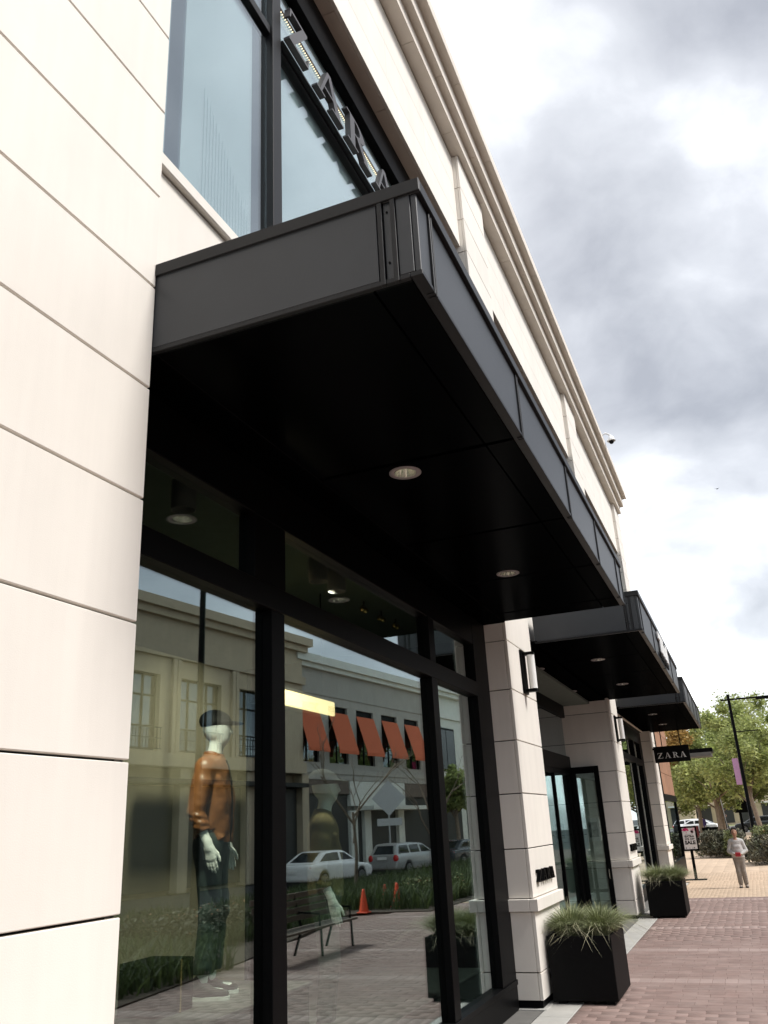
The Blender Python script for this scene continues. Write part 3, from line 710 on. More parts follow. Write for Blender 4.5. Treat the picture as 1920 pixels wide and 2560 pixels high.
for k in range(94): ld.ball((-0.3485, 5.16 + k * .030, 9.460), .0062, (1, 1, .8), 6)
ld.build('led_dots', 'ledglow', ls, kind='stuff')
for (yb, lab) in ((10.72, 'small black raised letters on the nearest full pillar'), (19.62, 'small black raised letters on the pillar beside the entrance')):
    sg = empty('pillar_letters', (0, yb, 1.29), lab + ', just above its stone band', 'sign', group='small black letters on pillars')
    for ch, o, wd in (('Z', 0, 1.35), ('A', .22, 1.55), ('R', .46, 1.45), ('A', .69, 1.55)):
        letter(ch, (0.003, yb + o, 1.285), (0, 1, 0), (0, 0, 1), (0.045, 0, 0), 0.135, 'frame', sg, wd)
bs = empty('hanging_sign', (0.55, 28.32, 3.5), 'black hanging sign board with white serif lettering under the farthest canopy', 'sign')
MB().cbox(0.03, 1.08, 28.29, 28.35, 3.49, 3.97, .006).build('board', 'blackprint', bs)
MB().cyl((0.002, 28.32, 3.90), (0.03, 28.32, 3.90), .03, 10).cyl((0.3, 28.32, 3.97), (0.3, 28.32, 4.446), .015, 8).cyl((0.85, 28.32, 3.97), (0.85, 28.32, 4.446), .015, 8).build('bracket', 'frame', bs)
for ch, x, wd in (('Z', .13, 1.1), ('A', .34, 1.2), ('R', .58, 1.15), ('A', .79, 1.2)):
    letter(ch, (x, 28.288, 3.61), (1, 0, 0), (0, 0, 1), (0, -0.006, 0), 0.165, 'whitesign', bs, wd)

# ------------------------------------------------------------------ wall lamps
def sconce(yc, label):
    s = empty('wall_lamp', (0, yc, 3.84), label, 'wall lamp', group='tube wall lamps on the pillars')
    MB().cbox(0.002, 0.030, yc - .115, yc + .115, 3.55, 4.13, .004).build('back_plate', 'frame', s)
    MB().cbox(0.031, 0.175, yc - .05, yc + .05, 4.06, 4.10, .004).cbox(0.031, 0.175, yc - .05, yc + .05, 3.57, 3.61, .004).build('arm', 'frame', s)
    t_ = MB().cyl((0.125, yc, 3.611), (0.125, yc, 4.059), .052, 20); t_.build('glass_tube', 'tube', s)
sconce(11.22, 'black wall lamp with white glass tube on the nearest full pillar')
sconce(20.10, 'black wall lamp with white glass tube on the pillar beside the entrance')
# security camera on the cornice
sc = empty('security_camera', (0.37, 24.6, 12.9), 'white dome security camera on an arm above the roof cornice', 'camera')
MB().tube([(0.30, 24.5, 12.86), (0.30, 24.5, 13.05), (0.42, 24.55, 13.12), (0.55, 24.61, 13.04)], .032, 10).build('arm', 'whiteplastic', sc)
MB().lathe((0.55, 24.62, 12.80), [(0.02, .25), (0.05, .23), (0.09, .16), (0.13, .08), (0.13, .05), (0.08, .05)], 18).build('hood', 'whiteplastic', sc)
MB().ball((0.55, 24.62, 12.83), .075, (1, 1, 1), 14).build('lens_dome', 'blackprint', sc)

# ------------------------------------------------------------------ planting helpers
def blades(n, cx, cy, z, rx, ry, h0, h1, lean, width, outw=0.5, seed=1, rect=False):
    r = np.random.default_rng(seed)
    a = r.uniform(0, 2 * PI, n); q = np.sqrt(r.uniform(0, 1, n))
    bx = cx + rx * q * np.cos(a); by = cy + ry * q * np.sin(a)
    if rect: bx = cx + rx * r.uniform(-1, 1, n); by = cy + ry * r.uniform(-1, 1, n)
    da = a + r.normal(0, .7, n); L_ = r.uniform(h0, h1, n); ln = (lean * q + r.uniform(0, .25, n)) * L_
    V = []; F = []
    ts = np.array([0, .35, .7, 1.0]); k = len(ts)
    up_ = L_[:, None] * (ts - outw * (ln / L_)[:, None] * ts ** 2.2); ou = ln[:, None] * ts ** 1.7
    X = bx[:, None] + np.cos(da)[:, None] * ou; Y = by[:, None] + np.sin(da)[:, None] * ou; Z = z + up_
    wv = width * r.uniform(.6, 1.3, n)[:, None] * np.array([1, .9, .6, .08]); va = da + PI / 2 + r.normal(0, .5, n)
    ox = np.cos(va)[:, None] * wv; oy = np.sin(va)[:, None] * wv
    V = np.stack([np.stack([X - ox, Y - oy, Z], -1), np.stack([X + ox, Y + oy, Z], -1)], 2).reshape(-1, 3)
    base = (np.arange(n) * 2 * k)[:, None, None]
    st = np.array([[2 * i, 2 * i + 1, 2 * i + 3, 2 * i + 2] for i in range(k - 1)])
    return V, (base + st[None]).reshape(-1, 4)
def leaves(pts, size, seed=1, flat=0.5):
    r = np.random.default_rng(seed); n = len(pts)
    a = r.normal(0, 1, (n, 3)); a[:, 2] *= flat; a /= np.linalg.norm(a, axis=1)[:, None]
    b = r.normal(0, 1, (n, 3)); b -= (a * b).sum(1)[:, None] * a; b /= np.linalg.norm(b, axis=1)[:, None]
    s = size * r.uniform(.6, 1.35, n)[:, None]; nrm = np.cross(a, b)
    V = np.stack([pts - a * s, pts + b * s * .48 + nrm * s * .12, pts + a * s, pts - b * s * .48 + nrm * s * .12], 1).reshape(-1, 3)
    F = np.arange(n * 4).reshape(n, 4); return V, F
def clumps(n, centres, rads, seed=1, shell=0.55):
    r = np.random.default_rng(seed); ids = r.integers(0, len(centres), n)
    d = r.normal(0, 1, (n, 3)); d /= np.linalg.norm(d, axis=1)[:, None]
    q = (shell + (1 - shell) * r.uniform(0, 1, n)) * r.uniform(.75, 1.0, n)
    return np.array(centres)[ids] + d * (q * np.array(rads)[ids])[:, None]
def tree(x, y, H, crown_r, crown_z, label, seed, m='leafy', nleaf=9000, lsize=.11, trunk=.13, group=None, extra=None, nclump=34, z0=0.0, squash=1.0, lean=(0, 0)):
    r = random.Random(seed)
    t = empty('tree', (x, y, z0), label, 'tree', group=group)
    mb = MB(); forks = []
    top = Vector((x + lean[0], y + lean[1], z0 + crown_z))
    mb.tube([(x, y, z0 - .05), (x + lean[0] * .3 + r.uniform(-.05, .05), y + lean[1] * .3, z0 + crown_z * .35), (x + lean[0] * .7, y + lean[1] * .7 + r.uniform(-.05, .05), z0 + crown_z * .7), top], [trunk * 1.25, trunk, trunk * .85, trunk * .6], 9)
    tips = []
    for k in range(9):
        a = k * 2.4 + r.uniform(-.4, .4); el = r.uniform(.35, 1.2); ln = crown_r * r.uniform(.7, 1.1)
        s = Vector((x + lean[0] * .8, y + lean[1] * .8, z0 + crown_z * r.uniform(.6, 1.0)))
        m1 = s + Vector((math.cos(a) * math.cos(el), math.sin(a) * math.cos(el), math.sin(el))) * ln * .5 + Vector((0, 0, .1))
        e = m1 + Vector((math.cos(a) * math.cos(el), math.sin(a) * math.cos(el), math.sin(el) + .25)) * ln * .55
        mb.tube([s, m1, e], [trunk * .42, trunk * .26, trunk * .10], 6); tips += [m1, e]
        for q in range(2):
            e2 = m1 + Vector((r.uniform(-1, 1), r.uniform(-1, 1), r.uniform(.1, .9))) * ln * .5
            mb.tube([m1, (m1 + e2) / 2 + Vector((0, 0, .06)), e2], [trunk * .18, trunk * .12, trunk * .05], 5); tips.append(e2)
    mb.build('trunk', 'bark', t)
    cen = []; rad = []
    zc_ = z0 + (crown_z * .82 + H) / 2; hz = (H - crown_z * .82) / 2
    for p in tips:
        if p.z < z0 + H: cen.append(tuple(p)); rad.append(crown_r * r.uniform(.16, .30))
    while len(cen) < nclump:
        a = r.uniform(0, 2 * PI); u = r.uniform(-1, 1); q = r.uniform(.35, 1) ** .5; w = math.sqrt(1 - u * u)
        cen.append((x + lean[0] + crown_r * q * w * math.cos(a) * .9, y + lean[1] + crown_r * q * w * math.sin(a) * .9, zc_ + hz * q * u * .9)); rad.append(crown_r * r.uniform(.15, .34))
    P = clumps(nleaf, cen, rad, seed, .25); V, F = leaves(P, lsize, seed + 1)
    c = grid_mesh('crown', V, F, m, t)
    if extra:
        P = clumps(nleaf // 6, [(x - crown_r * .5, y - crown_r * .4, zc_ + hz * .3), (x - crown_r * .75, y, zc_)], [crown_r * .4, crown_r * .3], seed + 9, .2)
        V, F = leaves(P, lsize, seed + 2); grid_mesh('turned_leaves', V, F, extra, t)
    return t
def shrub(name, x0, x1, y0, y1, h, n, m, label, cat, seed, lsize=.055, flowers=None, group=None):
    t = empty(name, ((x0 + x1) / 2, (y0 + y1) / 2, 0.0), label, cat, group=group)
    r = random.Random(seed); cen = []; rad = []
    k = max(6, int((x1 - x0) * (y1 - y0) * 5))
    for i in range(k):
        rr = min(h * .5, .38) * r.uniform(.7, 1.15); cen.append((r.uniform(x0 + rr * .6, x1 - rr * .6), r.uniform(y0 + rr * .6, y1 - rr * .6), h - rr - r.uniform(0, .12))); rad.append(rr)
        cen.append((r.uniform(x0, x1), r.uniform(y0, y1), h * .3)); rad.append(h * .3)
    st = MB()
    for i in range(k): st.tube([((x0 + x1) / 2 + .0015 * i, (y0 + y1) / 2, -.02), ((x0 + x1 + 2 * cen[2 * i][0]) / 4, (y0 + y1 + 2 * cen[2 * i][1]) / 4, h * .25), cen[2 * i]], [.018, .012, .006], 5)
    st.build('stems', 'bark', t)
    P = clumps(n, cen, rad, seed, .35); P[:, 2] = np.maximum(P[:, 2], .02); V, F = leaves(P, lsize, seed, .8); grid_mesh('foliage', V, F, m, t)
    if flowers:
        P = clumps(flowers[1], [c for c in cen[::2]], [q * 1.05 for q in rad[::2]], seed + 5, .9); P = P[P[:, 2] > h * .35]
        V, F = leaves(P, .035, seed + 6, .3); grid_mesh('flowers', V, F, flowers[0], t)
    return t
# ------------------------------------------------------------------ planters in front of the pillars
def planter(x0, x1, y0, y1, h, label, glabel, seed):
    p = empty('planter', ((x0 + x1) / 2, (y0 + y1) / 2, 0), label, 'planter', group='square black planters by the pillars')
    b = MB(); t_ = .035
    b.cbox(x0, x1, y0, y0 + t_, .04, h).cbox(x0, x1, y1 - t_, y1, .04, h).cbox(x0, x0 + t_, y0 + t_, y1 - t_, .04, h).cbox(x1 - t_, x1, y0 + t_, y1 - t_, .04, h).box(x0 + t_, x1 - t_, y0 + t_, y1 - t_, .04, h - .06)
    b.build('box', 'planter', p)
    MB().box(x0 + .05, x0 + .14, y0 + .05, y1 - .05, 0.004, .04).box(x1 - .14, x1 - .05, y0 + .05, y1 - .05, 0.004, .04).build('foot', 'planter', p)
    MB().box(x0 + t_, x1 - t_, y0 + t_, y1 - t_, h - .06, h - .035).build('soil', 'soil', p)
    g_ = empty('ornamental_grass', ((x0 + x1) / 2, (y0 + y1) / 2, h - .035), glabel, 'plant', group='grass in the planters')
    w = x1 - x0
    for j, fx in enumerate((.28, .74)):
        cx_, cy_ = x0 + w * fx, (y0 + y1) / 2
        V, F = blades(2300, cx_, cy_, h - .04, w * .22, (y1 - y0) * .36, .22, .46, 1.0, .0036, .55, seed + j); grid_mesh('tuft', V, F, 'grass', g_)
        V, F = blades(130, cx_, cy_, h - .04, w * .26, (y1 - y0) * .40, .36, .62, 1.25, .0035, .85, seed + 10 + j); grid_mesh('dry_blades', V, F, 'grass_pale', g_)
planter(0.035, 0.77, 10.80, 11.85, 0.70, 'large square black planter in front of the nearest full pillar', 'pale green spiky grass in the nearer black planter', 3)
planter(0.21, 0.94, 19.62, 20.62, 0.69, 'square black planter in front of the pillar beyond the entrance', 'pale green spiky grass in the farther black planter', 23)

# ------------------------------------------------------------------ sale sign on a stand
ss = empty('sale_sign', (0.52, 30.6, 0), 'upright sale poster in a black frame on a single post with flat base', 'sign')
def text_mesh(s, size, o, m, parent, name='print', xs=1.0, bold=0.0):
    cu = bpy.data.curves.new('print', 'FONT'); cu.body = s; cu.size = size; cu.align_x = 'CENTER'; cu.offset = bold; cu.resolution_u = 3
    ob = bpy.data.objects.new('print', cu); COL.objects.link(ob)
    dg = bpy.context.evaluated_depsgraph_get(); me = bpy.data.meshes.new_from_object(ob.evaluated_get(dg)); bpy.data.objects.remove(ob)
    for v in me.vertices: x, y_ = v.co.x * xs, v.co.y; v.co = (o[0] + x - WL[parent.name].x, o[1] - WL[parent.name].y, o[2] + y_ - WL[parent.name].z)
    me.materials.clear(); me.materials.append(M[m]); ob2 = bpy.data.objects.new(name, me); return put(ob2, parent)
x0, x1, zb, zt, yy = 0.265, 0.765, 0.86, 1.60, 30.6
MB().cbox(x0, x1, yy - .02, yy + .02, zt - .05, zt).cbox(x0, x1, yy - .02, yy + .02, zb, zb + .05).cbox(x0, x0 + .05, yy - .02, yy + .02, zb + .05, zt - .05).cbox(x1 - .05, x1, yy - .02, yy + .02, zb + .05, zt - .05).build('frame', 'frame', ss)
MB().box(x0 + .05, x1 - .05, yy - .006, yy + .006, zb + .05, zt - .05).build('poster', 'whitepaper', ss)
MB().cbox(.47, .56, yy - .02, yy + .02, .03, zb - .001).build('post', 'frame', ss)
MB().cbox(.19, .84, yy - .17, yy + .17, .004, .03, .008).build('base_plate', 'frame', ss)
yt = yy - .0085
r_ = random.Random(4); um = MB()
um.prism([(-.145 + .29 * k / 16, .028 * math.sin(k * 2.1) + .085 * math.sin(PI * k / 16)) for k in range(17)] + [(.10, -.02), (.03, .0), (-.04, -.03), (-.10, -.005)][::1], (.425, yt, 1.475), (.82, 0, 0), (0, 0, 1), (0, -.0015, 0))
um.prism([(-.006, -.09), (.006, -.09), (.006, .0), (-.006, .0)], (.44, yt, 1.475), (1, 0, 0), (0, 0, 1), (0, -.001, 0)); um.build('magenta_shape', 'magenta', ss)
pk = MB()
for k in range(5): pk.lathe((.60 + .1 * r_.random(), yt + .001, 1.42 + .11 * r_.random()), [(0.0, -.001), (.035 + .02 * r_.random(), -.001)], 10, axis='y')
pk.build('pink_shape', 'pinkprint', ss)
gp = MB()
for k in range(9): gp.box(.40 + k * .026, .418 + k * .026, yt - .001, yt, 1.348, 1.366)
gp.build('small_print', 'greyprint', ss)
text_mesh('EXTRA', .082, (.515, yt, 1.265), 'blackprint', ss, 'line', 1.15, .0042); text_mesh('50% OFF', .082, (.515, yt, 1.185), 'blackprint', ss, 'line', 1.0, .0024); text_mesh('SALE', .145, (.515, yt, 1.06), 'blackprint', ss, 'line', 1.06, .0065)
for rx in ss.children:
    if rx.name.startswith('line'):
        for v in rx.data.vertices: pass
lg = MB()
for (a, h_) in ((.36, .06), (.365, .025), (.47, .035), (.56, .03), (.60, .045), (.62, .045)): lg.box(a, a + .012, yt - .001, yt, .925, .925 + h_)
lg.build('logo_print', 'blackprint', ss)

# ------------------------------------------------------------------ next building
nb = empty('neighbour_shop', (-0.5, 33, 0), 'brown stone neighbouring shop with dark display window, past the last cream pillar', 'building')
MB().box(-6, -0.06, 29.56, 34.7, 0, 9.2).build('wall', 'backing', nb)
for r2 in range(8):
    for k in range(3):
        panel(nb, -0.058, -0.02, 29.9 + k * 1.6 + .004, 31.5 + k * 1.6 - .004, 2.62 + r2 * .68 + .005, 2.62 + (r2 + 1) * .68 - .005, 'brownstone', 'stone_panel')
MB().cbox(-0.2, 0.015, 29.56, 29.82, 0, 9.2).build('black_pier', 'frame', nb)
MB().cbox(-0.1, 0.02, 29.83, 34.7, 2.42, 2.615).cbox(-0.1, 0.0, 29.83, 29.95, 0, 2.41).cbox(-0.1, 0.0, 34.5, 34.7, 0, 2.41).cbox(-0.1, 0.0, 29.96, 34.49, 0, .55).build('window_frame', 'frame', nb)
MB().box(-0.055, -0.045, 29.96, 34.49, .55, 2.41).build('pane', 'glass_dark', nb)
fb = empty('flat_awning', (0.7, 38, 4.3), 'thin flat black awning jutting out beyond the hanging sign', 'awning')
MB().cbox(-0.6, 1.50, 37.4, 38.6, 4.27, 4.43).build('slab', 'frame', fb); MB().cbox(-0.6, 1.44, 37.36, 38.5, 4.12, 4.265).build('underside', 'slate', fb)
MB().cyl((-.4, 38, 0), (-.4, 38, 4.13), .07, 10).build('post', 'frame', fb)

# ------------------------------------------------------------------ figures
def V3(*a): return np.array(a, float)
def hand_prims(w, d, n, t, s=1.0, curl=0.25):
    """palm, four fingers and a thumb; w wrist, d finger direction, n palm side, t thumb side"""
    d = d / np.linalg.norm(d); n = n - d * (n @ d); n /= np.linalg.norm(n); t = t - d * (t @ d) - n * (t @ n); t /= np.linalg.norm(t)
    P = [cap(w - d * .03 * s, w + d * .02 * s, .026 * s, .026 * s, k=.02)]
    for i, (o, L_, r) in enumerate(((.027, .072, .0088), (.0095, .082, .0092), (-.0085, .077, .0088), (-.0255, .060, .0078))):
        kn = w + d * (.088 - .006 * abs(i - 1)) * s + t * o * s
        P.append(cap(w + d * .015 * s + t * o * .7 * s, kn, .0175 * s, .0120 * s, k=.014))
        m1 = kn + (d + n * curl * .4) * L_ * .5 * s + t * o * .10 * s
        m2 = m1 + (d + n * curl * 1.3) * L_ * .30 * s; tip = m2 + (d + n * curl * 2.2) * L_ * .22 * s
        P += [cap(kn, m1, r * 1.08 * s, r * s, k=.006), cap(m1, m2, r * s, r * .93 * s, k=.003), cap(m2, tip, r * .93 * s, r * .78 * s, k=.003)]
    a = w + d * .022 * s + t * .018 * s + n * .006 * s; b = w + d * .058 * s + t * .046 * s + n * .014 * s; c = b + (d * .9 + t * .28) * .030 * s; e = c + (d * 1.0 + t * .05) * .024 * s
    P += [cap(a, b, .0165 * s, .0125 * s, k=.014), cap(b, c, .0115 * s, .0098 * s, k=.006), cap(c, e, .0098 * s, .0080 * s, k=.003)]
    return P
def figure(s, elbow, wrist, hd, hn, ht, foot=0.0, hips=1.0, belly=0.0, legs=None, curl=0.25):
    """joints scaled by s (1 = 1.80 m); arms given as right-hand-side positions, mirrored for the left unless a pair is given"""
    J = {}
    B = [cap(V3(0, -.005, .94), V3(0, 0, 1.06), .150 * hips, .138 * (hips + belly), (1.08, .74, 1), .05), cap(V3(0, .0, 1.10), V3(0, .012, 1.20), .128 * (1 + belly), .135 * (1 + belly * .6), (1.05, .74, 1), .05),
         cap(V3(0, .005, 1.22), V3(0, 0, 1.38), .138, .155, (1.10, .70, 1), .05), cap(V3(-.145, -.012, 1.445), V3(.145, -.012, 1.445), .062, k=.05),
         cap(V3(0, -.008, 1.46), V3(0, .018, 1.60), .060, .053, k=.03)]
    H = [cap(V3(0, .025, 1.725), V3(0, .015, 1.735), .098, .098, (.80, 1.0, 1.14), .02), cap(V3(0, .060, 1.650), V3(0, .048, 1.69), .046, .056, (.95, 1, 1), .04),
         cap(V3(0, .112, 1.725), V3(0, .128, 1.695), .010, .014, k=.015), cap(V3(.078, .012, 1.70), V3(.082, .005, 1.725), .014, .018, (.5, 1, 1.2), .008), cap(V3(-.078, .012, 1.70), V3(-.082, .005, 1.725), .014, .018, (.5, 1, 1.2), .008),
         cap(V3(-.022, .102, 1.662), V3(.022, .102, 1.662), .010, k=.01), cap(V3(-.05, .092, 1.752), V3(.05, .092, 1.752), .012, k=.015)]
    A = []; HN = []; ARM = {}
    for sx in (1, -1):
        m = V3(sx, 1, 1); sh = V3(.185, -.012, 1.435) * m; e = V3(*(elbow if sx == 1 else (elbow[0], elbow[1], elbow[2]))) * m; w = V3(*wrist) * m
        A += [cap(sh, e, .052, .041, k=.03), cap(e, w, .041, .026, k=.02), cap(e + (w - e) * .15, e + (w - e) * .4, .043, .038, k=.02)]
        HN += hand_prims(w, V3(*hd) * m, V3(*hn) * m, V3(*ht) * m, 1.0, curl); ARM[sx] = (sh, e, w)
    Lg = []; LEG = {}
    for sx in (1, -1):
        lx = legs[sx] if legs else (.09 * hips, .095, .10, 0.0, 0.0)
        hp = V3(sx * lx[0], 0, .92); kn = V3(sx * lx[1], .02 + lx[3], .50); an = V3(sx * lx[2], -.02 + lx[4], .10)
        Lg += [cap(hp, kn, .088 * hips, .056, k=.04), cap(kn, an, .053, .036, k=.02), cap(kn + V3(0, -.02, -.08), kn + V3(0, -.02, -.18), .052, .05, k=.03)]
        Lg += [cap(an + V3(0, -.03, -.05), an + V3(sx * .015, .13, -.065), .034, .030, (1, 1, .9), .02)]; LEG[sx] = (hp, kn, an)
    return dict(B=B, H=H, A=A, HN=HN, L=Lg, ARM=ARM, LEG=LEG)
def scaled(pr, s, dr=0.0):
    return [(p[0], np.array(p[1]) * s, np.array(p[2]) * s, p[3] * s + dr, p[4] * s + dr, p[5], p[6] * s) for p in pr]
def shoes(parent, LEG, s, m='shoe', sm='sole', toe=.17):
    for sx in (1, -1):
        an = LEG[sx][2]; P = [cap(an + V3(0, -.045, -.045), an + V3(sx * .01, .02, -.045), .040, .043, (1, 1, .95), .03), cap(an + V3(sx * .01, .02, -.055), an + V3(sx * .022, toe - .02, -.070), .043, .036, (1.02, 1, .75), .03), cap(an + V3(0, -.03, -.03), an + V3(0, -.02, .0), .040, .042, k=.02)]
        zb = (an[2] - .083) * s
        o = sdf_obj('shoe', scaled(P, s), m, parent, .006, carve=lambda D, X, Y, Z: np.maximum(D, zb - Z))
        mb = MB(); n = 22; a0, a1 = (an + V3(0, -.05, 0)) * s, (an + V3(sx * .022, toe - .025, 0)) * s
        dd = (a1 - a0)[:2]; L_ = np.hypot(*dd); u = dd / L_; nn = V3(-u[1], u[0], 0)[:2]; ring = []
        for k in range(n):
            t = 2 * PI * k / n; e = a1 if math.cos(t) > 0 else a0; rr = (.043 if math.cos(t) > 0 else .042) * s
            ring.append((e[0] + rr * 1.06 * (math.cos(t) * u[0] + math.sin(t) * nn[0]), e[1] + rr * 1.06 * (math.cos(t) * u[1] + math.sin(t) * nn[1])))
        mb.prism(ring, (0, 0, zb - .026 * s), (1, 0, 0), (0, 1, 0), (0, 0, .027 * s)); mb.build('sole', sm, o, True)
def mannequin(loc, rz, label, s, jacket, open_front, seed):
    t = empty('mannequin', loc, label, 'mannequin', rz)
    F = figure(s, (.235, -.055, 1.155), (.245, .045, .925), (.02, .22, -1), (-1, .15, 0), (.25, 1, .2), curl=.16)
    sdf_obj('body', scaled(F['B'] + F['H'][:2] + [F['H'][2]] + F['A'] + F['HN'] + F['L'], s), 'mannequin', t, .0058)
    r = np.random.default_rng(seed)
    # jacket: torso and sleeves, hem and cuffs cut clean
    TJ = scaled([cap(V3(0, 0, .94), V3(0, .0, 1.05), .148, .150, (1.08, .78, 1), .04), cap(V3(0, .0, 1.05), V3(0, .005, 1.22), .150, .154, (1.08, .78, 1), .05), cap(V3(0, .0, 1.22), V3(0, -.004, 1.38), .156, .168, (1.12, .74, 1), .05), cap(V3(-.15, -.012, 1.442), V3(.15, -.012, 1.442), .076, k=.05), cap(V3(0, -.012, 1.47), V3(0, .0, 1.545), .082, .076, (1, .95, 1), .03)], s)
    SL = []
    for sx in (1, -1):
        sh, e, w = F['ARM'][sx]; c = e + (w - e) * .62
        SL += [cap(sh, e, .066, .056, k=.03), cap(e, c, .056, .047, k=.02)]
        for q in range(5):
            p = e + (c - e) * (.12 + .17 * q); SL.append(cap(p + V3(.012 * (q % 2), 0, 0), p + V3(-.012, .004, .006), .0545 - .002 * q, .0525 - .002 * q, k=.008))
        for q in range(4):
            p = sh + (e - sh) * (.35 + .17 * q); SL.append(cap(p + V3(.01, .012, 0), p + V3(-.012, -.01, .02), .061 - .002 * q, k=.015))
    for q in range(7):          # cloth folds running from shoulder and armpit to the hem
        x = .02 + .02 * q; SL.append(cap(V3(.15 - .01 * q, .085, 1.36 - .05 * q), V3(.10 - .012 * q, .118, 1.22 - .06 * q), .018, .012, k=.035)); SL.append(cap(V3(-.15 + .01 * q, .085, 1.36 - .05 * q), V3(-.10 + .012 * q, .118, 1.22 - .06 * q), .018, .012, k=.035))
    SL.append(cap(V3(-.075, .008, .975), V3(.075, .008, .975), .098, .098, (1, 1.12, .42), .012))
    cuffs = [(F['ARM'][sx][1] + (F['ARM'][sx][2] - F['ARM'][sx][1]) * .60, F['ARM'][sx][2] - F['ARM'][sx][1]) for sx in (1, -1)]
    def carve(D, X, Y, Z):
        A_ = np.abs(X); arm = np.clip((A_ / s - .185) / .03, 0, 1)
        fold = .0022 * np.sin(34 * (Z + 1.5 * A_) / s + 2.6 * np.sin(7 * Z / s + 5 * Y / s)) + .0012 * np.sin(70 * (A_ - .25 * Z) / s + 2.2 * np.sin(13 * Z / s))
        D = D + fold * (1 - arm) * np.clip((1.46 - Z / s) / .1, 0, 1) + arm * .0028 * np.sin(150 * Z / s + 30 * Y / s) * np.clip((1.17 - Z / s) / .05, 0, 1)
        D = np.maximum(D, np.where(np.abs(X) < .19 * s, .945 * s - Z, -1))
        for (c, d) in cuffs:
            d = d / np.linalg.norm(d); q = (X - c[0] * s) * d[0] + (Y - c[1] * s) * d[1] + (Z - c[2] * s) * d[2]
            near = np.abs(X - c[0] * s) < .09 * s
            D = np.where(near & (Z < c[2] * s + .12 * s), np.maximum(D, q), D)
        D = np.maximum(D, Z - (1.565 * s - .35 * np.maximum(Y, 0)))
        neck = np.sqrt(X ** 2 + (Y - .01 * s) ** 2 + ((Z - 1.60 * s) * .6) ** 2) - .062 * s
        D = np.maximum(D, -neck)
        wv = (.004 + .020 * np.clip((1.52 * s - Z) * -1 / s + .22, 0, 1) * 0) + (open_front * np.clip((Z / s - .95) / .55, .12, 1))
        front = np.maximum(np.abs(X + .01 * s) - wv, -(Y - .055 * s))
        return np.maximum(D, -front)
    sdf_obj('jacket', TJ + scaled(SL, s), jacket, t, .0072, carve)
    if open_front < .02: MB().tube([tuple(np.array(q) * s) for q in ((-.012, .122, .955), (-.012, .137, 1.05), (-.012, .139, 1.2), (-.012, .130, 1.36), (-.012, .108, 1.45), (-.012, .090, 1.50))], .0065, 6).build('zipper', 'blackprint', t, True)
    sdf_obj('shirt', scaled(F['B'], s, .006), 'sole' if open_front < .02 else 'cap', t, .010, carve=lambda D, X, Y, Z: np.maximum(np.maximum(D, Z - 1.52 * s), 1.0 * s - Z))
    # trousers
    TR = [cap(V3(0, -.005, .92), V3(0, 0, 1.0), .150, .146, (1.08, .78, 1), .05)]
    for sx in (1, -1):
        hp, kn, an = F['LEG'][sx]; TR += [cap(hp, kn, .098, .070, k=.05), cap(kn, an + V3(0, -.005, .05), .070, .056, k=.03)]
        for q in range(5):
            p = kn + (an - kn) * (.25 + .14 * q); TR.append(cap(p + V3(-.02, .02, 0), p + V3(.02, .01, .015), .050, k=.02))
        for q in range(3):
            p = hp + (kn - hp) * (.75 + .12 * q); TR.append(cap(p + V3(-.03, .03, 0), p + V3(.02, .03, .012), .050, k=.02))
    za = (F['LEG'][1][2][2] + .045) * s
    sdf_obj('trousers', scaled(TR, s), 'jeans', t, .0085, carve=lambda D, X, Y, Z: np.maximum(np.maximum(D, za - Z), Z - 1.03 * s))
    shoes(t, F['LEG'], s)
    cp = [cap(V3(0, .010, 1.775), V3(0, -.005, 1.785), .103, .100, (.90, 1.08, .78), .02), cap(V3(0, .115, 1.765), V3(0, .165, 1.752), .062, .058, (1.1, 1, .16), .02)]
    sdf_obj('cap', scaled(cp, s), 'cap', t, .0065, carve=lambda D, X, Y, Z: np.maximum(D, 1.742 * s - Z))
    return t
mannequin((-1.10, 5.50, 0.958), math.radians(-72), 'mannequin in tan brown leather jacket and dark trousers behind the first glass pane', 1.02, 'leather', .004, 2)
mannequin((-0.68, 6.45, 0.505), math.radians(-62), 'mannequin in open olive brown jacket behind the wide middle glass pane', 1.04, 'olive', .05, 5)
